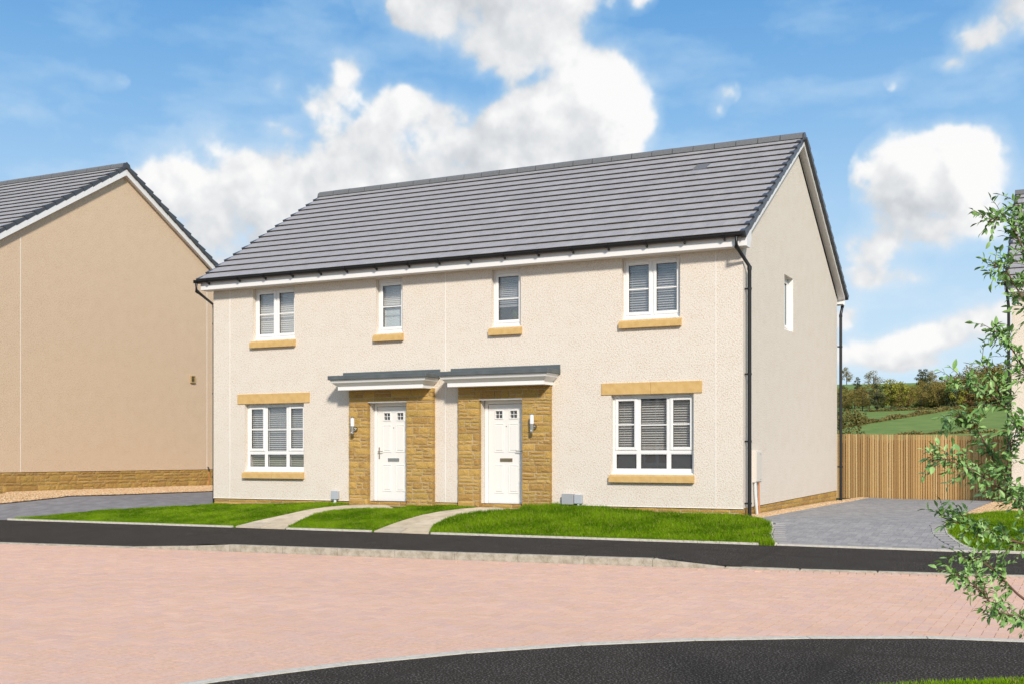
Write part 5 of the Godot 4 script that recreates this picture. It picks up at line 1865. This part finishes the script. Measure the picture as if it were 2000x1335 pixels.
func grow(called: String, label: String, area: PackedVector2Array, density: float, shape: ArrayMesh, tall: Callable, flat := NAN) -> void:
	var spots := inside_at_random(area, int(area_of(area) * density))
	var f := FastNoiseLite.new()
	f.seed = 8
	f.frequency = 0.9
	f.fractal_octaves = 3
	var mm := MultiMesh.new()
	mm.transform_format = MultiMesh.TRANSFORM_3D
	mm.use_colors = true
	mm.mesh = shape
	mm.instance_count = spots.size()
	for i in spots.size():
		var p: Vector2 = spots[i]
		var y := (ground(p.x, p.y) if is_nan(flat) else flat) - 0.012
		var n := f.get_noise_2d(p.x, p.y)
		var s: float = tall.call(p.x, p.y) * rng.randf_range(0.75, 1.2) * (1.0 + 0.35 * n)
		mm.set_instance_transform(i, Transform3D(Basis(Vector3.UP, rng.randf() * TAU).scaled(Vector3(1, s, 1)), Vector3(p.x, y, p.y)))
		var k := clampf(0.5 + n * 0.8 + rng.randf_range(-0.3, 0.3), 0.0, 1.0)
		var c := C(0.075, 0.165, 0.004).lerp(C(0.19, 0.315, 0.010), k)
		if rng.randf() < 0.05:
			c = C(0.30, 0.31, 0.08)
		mm.set_instance_color(i, c)
	var o := MultiMeshInstance3D.new()
	o.name = numbered(called)
	o.multimesh = mm
	o.material_override = mats["blade"]
	add_child(o)
	stuff(o)
	tag(o, label, "grass")

func make_grass() -> void:
	rng.seed = 21
	var short := tuft(9, 0.05, 0.0034, 0.03)
	var long := tuft(9, 0.075, 0.0036, 0.03)
	grow("grass", "short green lawn between the tarmac drive and the first flagged path", poly(LAWN_ONE), 2300.0, short, func(_x, _z): return 1.0)
	grow("grass", "green lawn strip between the two curving flagged paths", poly(LAWN_TWO), 2300.0, short, func(_x, _z): return 1.1)
	grow("grass", "longer green lawn below the three-part window beside the downpipe", poly(LAWN_THREE), 2300.0, long, func(x, z): return 1.0 + 0.7 * (1.0 - smoothstep(0.0, 1.8, z)) * (1.0 - smoothstep(-3.2, -0.5, x)))
	grow("grass", "green lawn beyond the grey driveway behind the sapling", poly([[3.30, -1.9], [3.30, 0.24], [3.43, 1.1], [3.63, 1.76], [3.83, 2.25], [3.98, 2.42], [6.2, 2.36], [6.2, -4.2], [4.0, -4.2], [3.6, -3.2]]), 2300.0, long, func(_x, _z): return 1.0)
	grow("grass", "verge grass on the near side of the asphalt", poly([[7.5, 11.65], [6.6, 11.3], [5.6, 11.4], [4.97, 11.6], [4.34, 12.05], [3.85, 12.52], [3.2, 13.3], [2.7, 14.4], [4.5, 15.6], [7.5, 15.6]]), 2800.0, short, func(_x, _z): return 0.95, -0.345)

func make_gravel() -> void:
	rng.seed = 33
	var shapes := MB.new(true)
	var pts: Array[Vector3] = []
	for k in [[1, 0, 0], [-1, 0, 0], [0, 1, 0], [0, -1, 0], [0, 0, 1], [0, 0, -1]]:
		pts.append(Vector3(k[0], k[1], k[2]) * Vector3(0.013, 0.009, 0.011) * rng.randf_range(0.8, 1.2))
	for a in [0, 1]:
		for b in [2, 3]:
			for c in [4, 5]:
				shapes.tri(pts[a], pts[b], pts[c], pts[a] + pts[b] + pts[c])
	var pebble := shapes.done()
	var areas := [
		["golden gravel strip along the main house's side wall", [[-0.005, -0.02], [0.34, 0.18], [0.34, -8.0], [0.22, -11.2], [0.0, -11.2]], 5200.0],
		["golden gravel strip at the foot of the tan gable wall", [[-17.86, 1.45], [-17.2, 1.6], [-16.5, 0.95], [-15.95, 0.2], [-15.7, -1.2], [-15.6, -3.8], [-15.6, -9.0], [-17.86, -9.0]], 3300.0],
		["golden gravel patch in front of the house beyond the driveway", [[3.24, -11.1], [3.24, -2.0], [3.6, -3.3], [4.0, -4.25], [7.0, -4.25], [7.0, -9.75], [3.64, -9.75], [3.64, -11.1]], 2600.0]]
	for a in areas:
		var area := poly(a[1])
		var bed := MB.new()
		sheet(bed, area, 0.004 if a[1][0][0] > -1.0 else 0.0, 0.5)
		struct_(put("gravel_bed", bed, mats["gravel_bed"]))
		var spots := inside_at_random(area, int(area_of(area) * a[2]))
		var mm := MultiMesh.new()
		mm.transform_format = MultiMesh.TRANSFORM_3D
		mm.use_colors = true
		mm.mesh = pebble
		mm.instance_count = spots.size()
		for i in spots.size():
			var p: Vector2 = spots[i]
			var b := Basis.from_euler(Vector3(rng.randf_range(-0.5, 0.5), rng.randf() * TAU, rng.randf_range(-0.5, 0.5))).scaled(Vector3.ONE * rng.randf_range(0.7, 1.5))
			mm.set_instance_transform(i, Transform3D(b, Vector3(p.x, ground(p.x, p.y) + 0.008 + rng.randf_range(-0.002, 0.006), p.y)))
			var c: Color = [C(0.58, 0.40, 0.22), C(0.66, 0.50, 0.31), C(0.48, 0.29, 0.14), C(0.70, 0.57, 0.40), C(0.37, 0.23, 0.12), C(0.62, 0.38, 0.20)][rng.randi() % 6]
			mm.set_instance_color(i, c * rng.randf_range(0.85, 1.1))
		var o := MultiMeshInstance3D.new()
		o.name = numbered("gravel")
		o.multimesh = mm
		o.material_override = mats["pebble"]
		add_child(o)
		stuff(o)
		tag(o, a[0], "gravel")


# ------------------------------------------------------------------ far trees and hedges
func crown_shape(sd: int, wide: float, tall: float, lift: float, n: int, size: float, dark: Color, light: Color) -> ArrayMesh:
	rng.seed = sd
	var m := MB.new(true)
	var clumps := []
	for i in 22:
		var a := rng.randf() * TAU
		var t := rng.randf()
		var r := sqrt(maxf(0.0, 1.0 - pow(2.0 * t - 1.0, 2.0))) * wide * 0.5 * rng.randf_range(0.35, 0.9)
		clumps.append([Vector3(cos(a) * r, lift + t * tall * 0.92, sin(a) * r), rng.randf_range(0.16, 0.28) * minf(wide, tall)])
	for i in n:
		var c: Array = clumps[rng.randi() % clumps.size()]
		var d := Vector3(rng.randfn(), rng.randfn(), rng.randfn()).normalized()
		var p: Vector3 = c[0] + d * c[1] * pow(rng.randf(), 0.4) * Vector3(1, 0.8, 1)
		var nn := (d + Vector3(rng.randfn(), rng.randfn(), rng.randfn()) * 0.5).normalized()
		var s := nn.cross(Vector3(rng.randfn(), rng.randfn(), rng.randfn())).normalized() * size * rng.randf_range(0.5, 1.1)
		var t := nn.cross(s)
		m.col = dark.lerp(light, rng.randf())
		m.tri(p - s, p + t * 0.8, p + s, nn)
		m.tri(p - s, p - t * 0.8, p + s, nn)
	return m.done()

func trunk_shape(sd: int, tall: float, r: float, spread: float) -> ArrayMesh:
	rng.seed = sd
	var m := MB.new()
	m.tube([Vector3(0, -0.6, 0), Vector3(0.05, tall * 0.4, 0), Vector3(0, tall * 0.75, 0.1), Vector3(0.1, tall, 0)], [r * 1.2, r, r * 0.7, r * 0.2], 7)
	for i in 6:
		var a := rng.randf() * TAU
		var y := tall * rng.randf_range(0.35, 0.75)
		var e := Vector3(cos(a) * spread, tall * rng.randf_range(0.2, 0.45), sin(a) * spread) * rng.randf_range(0.6, 1.0)
		m.tube([Vector3(0, y, 0), Vector3(0, y, 0) + e * 0.5 + Vector3(0, 0.2, 0), Vector3(0, y, 0) + e], [r * 0.5, r * 0.33, r * 0.12], 5)
	return m.done()

func make_far_trees() -> void:
	var kinds := [
		["olive_tree", "olive brown broad tree in the wood along the top of the field", C(0.14, 0.115, 0.03), C(0.27, 0.215, 0.06)],
		["yellow_green_tree", "yellow green tree coming into leaf at the edge of the far wood", C(0.17, 0.17, 0.025), C(0.31, 0.30, 0.05)],
		["dark_tree", "dark green conifer-like tree rising among the far wood", C(0.05, 0.06, 0.025), C(0.11, 0.125, 0.05)],
		["russet_tree", "russet brown tree just leafing in the far wood", C(0.16, 0.10, 0.035), C(0.29, 0.19, 0.075)],
		["field_bush", "low green bush in the scrub below the hilltop field", C(0.085, 0.11, 0.03), C(0.17, 0.205, 0.06)]]
	var proto := []
	for k in kinds.size():
		var tall: float = [11.0, 10.0, 12.5, 9.0, 4.2][k]
		var wide: float = [10.0, 7.5, 6.0, 8.5, 7.0][k]
		var lift: float = [2.6, 2.4, 2.0, 2.0, 0.2][k]
		var t := Node3D.new()
		t.name = kinds[k][0]
		put("crown", crown_shape(100 + k, wide, tall, lift, 1500, 0.34, kinds[k][2], kinds[k][3]), mats["far_leaf"], t)
		put("trunk", trunk_shape(200 + k, lift + tall * 0.8, 0.32 if k < 4 else 0.15, wide * 0.32), mats["old_bark"], t)
		tag(t, kinds[k][1], "tree" if k < 4 else "bush", kinds[k][0].replace("_", " ").replace("bush", "bushe") + "s of the far wood")
		proto.append(t)
	rng.seed = 57
	var spots := []
	# belt along the top of the field: thick on the right, scrub on the left
	for i in 92:
		var x := rng.randf_range(-66.0, 30.0) if i < 62 else rng.randf_range(-50.0, 20.0)
		var back := pow(rng.randf(), 1.2)
		spots.append([[0, 0, 0, 1, 3, 0, 2][rng.randi() % 7], x, -449.0 - back * 62.0 - 0.12 * x, rng.randf_range(0.62, 0.95) * (0.85 + 0.45 * smoothstep(-62.0, -30.0, x))])
	for i in 84:
		var x := rng.randf_range(-116.0, -48.0)
		spots.append([[4, 4, 4, 1, 3, 0][rng.randi() % 6], x, -452.0 - rng.randf() * 110.0, rng.randf_range(0.45, 0.78)])
	for i in 16:
		spots.append([[4, 4, 2, 0][rng.randi() % 4], rng.randf_range(-180.0, -60.0), -690.0 - rng.randf() * 40.0, rng.randf_range(0.7, 1.1)])
	spots.append_array([[2, -69.0, -446.0, 0.85], [1, -64.0, -449.0, 1.05], [1, -60.5, -452.0, 0.95], [3, -142.0, -700.0, 1.5], [0, -165.0, -905.0, 1.0]])
	for s in spots:
		var t: Node3D = proto[s[0]].duplicate()
		t.name = numbered(kinds[s[0]][0])
		add_child(t)
		t.position = Vector3(s[1], hill(s[1], s[2]) - 0.3, s[2])
		t.rotation.y = rng.randf() * TAU
		t.scale = Vector3(rng.randf_range(0.85, 1.2), 1.0, rng.randf_range(0.85, 1.2)) * s[3]
	for t in proto:
		t.free()
	# the lone round tree in the field
	var one := thing("field_tree", "lone round olive tree standing in the green field", "tree", "", Vector3(-23.0, hill(-23.0, -302.0), -302.0))
	put("crown", crown_shape(301, 8.6, 5.2, 1.7, 3400, 0.2, C(0.075, 0.06, 0.01), C(0.155, 0.125, 0.025)), mats["far_leaf"], one)
	put("trunk", trunk_shape(302, 5.0, 0.42, 2.4), mats["old_bark"], one)
	# olive scrub just beyond the fence
	var scrub := thing("olive_shrub", "hazy olive shrub just beyond the timber fence beside the house corner", "shrub", "", Vector3(-7.4, hill(-7.4, -50.0), -50.0))
	put("crown", crown_shape(303, 4.4, 4.0, 0.1, 7000, 0.075, C(0.10, 0.09, 0.025), C(0.19, 0.165, 0.05)), mats["far_leaf"], scrub)
	put("trunk", trunk_shape(304, 3.2, 0.08, 1.3), mats["old_bark"], scrub)
	# hedges across the fields
	rng.seed = 91
	for hd in [["long olive hedge running diagonally across the green field", Vector2(-62.0, -342.0), Vector2(-38.0, -446.0), 1.7], ["low dark hedge at the bottom of the field behind the fence", Vector2(-40.0, -300.0), Vector2(5.0, -304.0), 1.2], ["hedge along the foot of the far wood", Vector2(-72.0, -443.0), Vector2(25.0, -452.0), 1.1]]:
		var a: Vector2 = hd[1]
		var b: Vector2 = hd[2]
		var t := thing("field_hedge", hd[0], "hedge", "", Vector3(a.x, hill(a.x, a.y), a.y))
		var m := MB.new(true)
		for i in int(a.distance_to(b) * 45.0):
			var p := a.lerp(b, rng.randf())
			var q := Vector3(p.x - a.x + rng.randfn() * 0.5, hill(p.x, p.y) - t.position.y + rng.randf() * hd[3] * (0.7 + 0.3 * sin(p.y * 0.5 + p.x)), p.y - a.y + rng.randfn() * 0.5)
			var nn := Vector3(rng.randfn(), rng.randfn() + 0.3, rng.randfn()).normalized()
			var s := nn.cross(Vector3(rng.randfn(), rng.randfn(), rng.randfn())).normalized() * rng.randf_range(0.15, 0.34)
			var u := nn.cross(s)
			m.col = C(0.13, 0.105, 0.035).lerp(C(0.24, 0.20, 0.07), rng.randf())
			m.tri(q - s, q + u, q + s, nn)
			m.tri(q - s, q - u, q + s, nn)
		put("foliage", m, mats["far_leaf"], t)


# ------------------------------------------------------------------ the young tree by the road
func leaf_shape(l: float, w: float, bend: float) -> ArrayMesh:
	var m := MB.new()
	var rows := [[0.0, 0.08], [0.25, 0.75], [0.5, 1.0], [0.78, 0.62], [1.0, 0.0]]
	var mid := []
	var lft := []
	var rgt := []
	for r in rows:
		var y: float = -bend * r[0] * r[0] * l
		mid.append(Vector3(0, y, r[0] * l))
		lft.append(Vector3(-w / 2.0 * r[1], y + 0.16 * w * r[1], r[0] * l))
		rgt.append(Vector3(w / 2.0 * r[1], y + 0.16 * w * r[1], r[0] * l))
	for i in 4:
		m.quad(mid[i], mid[i + 1], lft[i + 1], lft[i], Vector3.UP)
		m.quad(mid[i], mid[i + 1], rgt[i + 1], rgt[i], Vector3.UP)
	return m.done()

func make_sapling() -> void:
	rng.seed = 63
	var at := Vector3(5.40, -0.36, 14.55)
	var t := thing("young_tree", "young tree with fresh green leaves and thin brown stems on the verge", "tree", "", at)
	var m := MB.new()
	var trunk := [Vector3(5.401, -0.40, 14.551), Vector3(5.398, 0.271, 14.553), Vector3(5.384, 0.842, 14.56), Vector3(5.394, 1.412, 14.555), Vector3(5.375, 1.982, 14.564), Vector3(5.367, 2.45, 14.568)]
	m.tube(trunk.map(func(p): return p - at), [0.021, 0.018, 0.015, 0.012, 0.008, 0.004], 9)
	put("trunk", m, mats["bark"], t)
	var limbs := [
		[Vector3(5.391, 0.404, 14.556), Vector3(5.088, 0.48, 14.931), Vector3(5.014, 0.511, 15.08), Vector3(4.963, 0.597, 15.162), Vector3(4.914, 0.646, 15.242), Vector3(4.885, 0.646, 15.312)],
		[Vector3(5.168, 0.473, 14.836), Vector3(5.066, 0.549, 14.83), Vector3(4.987, 0.647, 14.926), Vector3(4.926, 0.697, 15.012), Vector3(4.902, 0.679, 15.025)],
		[Vector3(5.391, 0.652, 14.556), Vector3(5.083, 0.735, 14.822), Vector3(5.008, 0.754, 14.859), Vector3(4.946, 0.803, 14.946), Vector3(4.878, 0.815, 15.037), Vector3(4.831, 0.84, 15.116)],
		[Vector3(5.391, 0.823, 14.556), Vector3(5.104, 0.879, 14.923), Vector3(5.03, 0.936, 15.072), Vector3(4.952, 0.999, 15.223), Vector3(4.879, 1.042, 15.372), Vector3(4.837, 1.038, 15.448)],
		[Vector3(5.391, 0.861, 14.556), Vector3(5.078, 0.899, 14.713), Vector3(5.013, 0.946, 14.745), Vector3(4.955, 1.089, 14.719), Vector3(4.907, 1.167, 14.686), Vector3(4.864, 1.203, 14.708), Vector3(4.808, 1.195, 14.736)],
		[Vector3(5.013, 0.946, 14.745), Vector3(5.038, 1.07, 14.789), Vector3(5.066, 1.162, 14.83)],
		[Vector3(5.391, 1.051, 14.556), Vector3(5.102, 1.124, 14.868), Vector3(5.032, 1.223, 14.96), Vector3(4.963, 1.293, 15.05), Vector3(4.912, 1.307, 15.131), Vector3(4.875, 1.295, 15.15)],
		[Vector3(5.032, 1.223, 14.96), Vector3(4.991, 1.323, 14.98), Vector3(4.955, 1.386, 14.998)],
		[Vector3(5.391, 1.241, 14.556), Vector3(5.1, 1.329, 14.814), Vector3(5.058, 1.422, 14.835), Vector3(5.012, 1.482, 14.914), Vector3(4.988, 1.5, 14.982)],
		[Vector3(5.391, 1.45, 14.556), Vector3(5.108, 1.571, 14.81), Vector3(5.058, 1.664, 14.835), Vector3(5.023, 1.73, 14.908), Vector3(4.991, 1.718, 14.98)],
		[Vector3(5.391, 1.678, 14.556), Vector3(5.116, 1.719, 14.805), Vector3(5.07, 1.831, 14.829), Vector3(5.028, 1.913, 14.905), Vector3(4.978, 1.874, 14.986)],
		[Vector3(5.116, 1.719, 14.805), Vector3(5.097, 1.878, 14.759), Vector3(5.067, 1.971, 14.774)]]
	for i in 9:      # limbs on the sides away from the road
		var y := rng.randf_range(0.5, 2.0)
		var a := rng.randf_range(-1.5, 1.5)
		var p := Vector3(5.39, y, 14.556)
		var d := Vector3(cos(a), 0.35, -sin(a))
		limbs.append([p, p + d * 0.2, p + d * 0.4 + Vector3(0, 0.04, 0), p + d * 0.58 + Vector3(0, 0.1, 0)])
	var leaves := []
	for li in limbs.size():
		var l: Array = limbs[li]
		var c := Curve3D.new()
		for k in l.size():
			var tan_: Vector3 = (l[mini(k + 1, l.size() - 1)] - l[maxi(k - 1, 0)]) * 0.16
			c.add_point(l[k] - at, -tan_, tan_)
		var total := c.get_baked_length()
		var n := maxi(6, int(total / 0.04))
		var pts := []
		var rad := []
		for k in n + 1:
			pts.append(c.sample_baked(total * k / n))
			rad.append(lerpf(0.0058, 0.0014, float(k) / n) * (1.0 if l.size() > 3 else 0.6))
		m = MB.new()
		m.tube(pts, rad, 7)
		put("branch", m, mats["bark"], t)
		var start := 0.33 if l.size() > 3 else 0.1
		var twigs := int(total * (1.0 - start) / 0.0085)
		for k in twigs:
			var s := total * lerpf(start, 1.0, (k + rng.randf()) / twigs)
			var p := c.sample_baked(s)
			var dir := (c.sample_baked(minf(total, s + 0.02)) - c.sample_baked(maxf(0.0, s - 0.02))).normalized()
			var side := dir.cross(Vector3(rng.randfn(), rng.randfn(), rng.randfn())).normalized()
			var tl := rng.randf_range(0.025, 0.095)
			var td := (dir * rng.randf_range(0.3, 0.9) + side * rng.randf_range(0.5, 1.0) + Vector3(0, rng.randf_range(0.0, 0.5), 0)).normalized()
			var tip := p + td * tl + Vector3(0, -0.01, 0)
			var bend := p.lerp(tip, 0.5) + Vector3(0, 0.008, 0)
			if rng.randf() < 0.55 or tl > 0.07:
				m = MB.new()
				m.tube([p, bend, tip], [0.0013, 0.001, 0.0006], 5)
				put("twig", m, mats["bark"], t)
			var count := int(tl / 0.0135) + 2
			for e in count:
				var q := p.lerp(bend, (e + 0.5) / count * 2.0) if e < count / 2.0 else bend.lerp(tip, (e + 0.8) / count * 2.0 - 1.0)
				var out := (td * 0.7 + td.cross(Vector3(rng.randfn(), rng.randfn(), rng.randfn())).normalized() * (0.9 if e < count - 1 else 0.2) + Vector3(0, -0.15, 0)).normalized()
				var nor := (Vector3(0, 1, 0) + Vector3(rng.randfn(), rng.randfn(), rng.randfn()) * 0.45).normalized()
				var x := nor.cross(out).normalized()
				if x.length() < 0.1:
					continue
				nor = out.cross(x).normalized()
				leaves.append([Transform3D(Basis(x, nor, out).scaled_local(Vector3.ONE * rng.randf_range(0.55, 1.2)), q), rng.randi() % 3, rng.randi() % 4, CAM.distance_to(at + q), in_view(at + q, -0.05)])
	var shapes := [leaf_shape(0.030, 0.0145, 0.25), leaf_shape(0.026, 0.0145, 0.5), leaf_shape(0.033, 0.0135, 0.1)]
	leaves.sort_custom(func(a, b): return a[3] < b[3])
	var rest := [[], [], [], []]
	var n := 0
	for l in leaves:
		if n < 300 and l[4]:
			put("leaf", shapes[l[1]], mats["leaf_%d" % l[2]], t, l[0])
			n += 1
		else:
			rest[l[2]].append(l)
	for k in 4:
		var mb := MB.new()
		for l in rest[k]:
			mb.st.append_from(shapes[l[1]], 0, l[0])
		if rest[k].size():
			stuff(put("foliage", mb, mats["leaf_%d" % k], t))
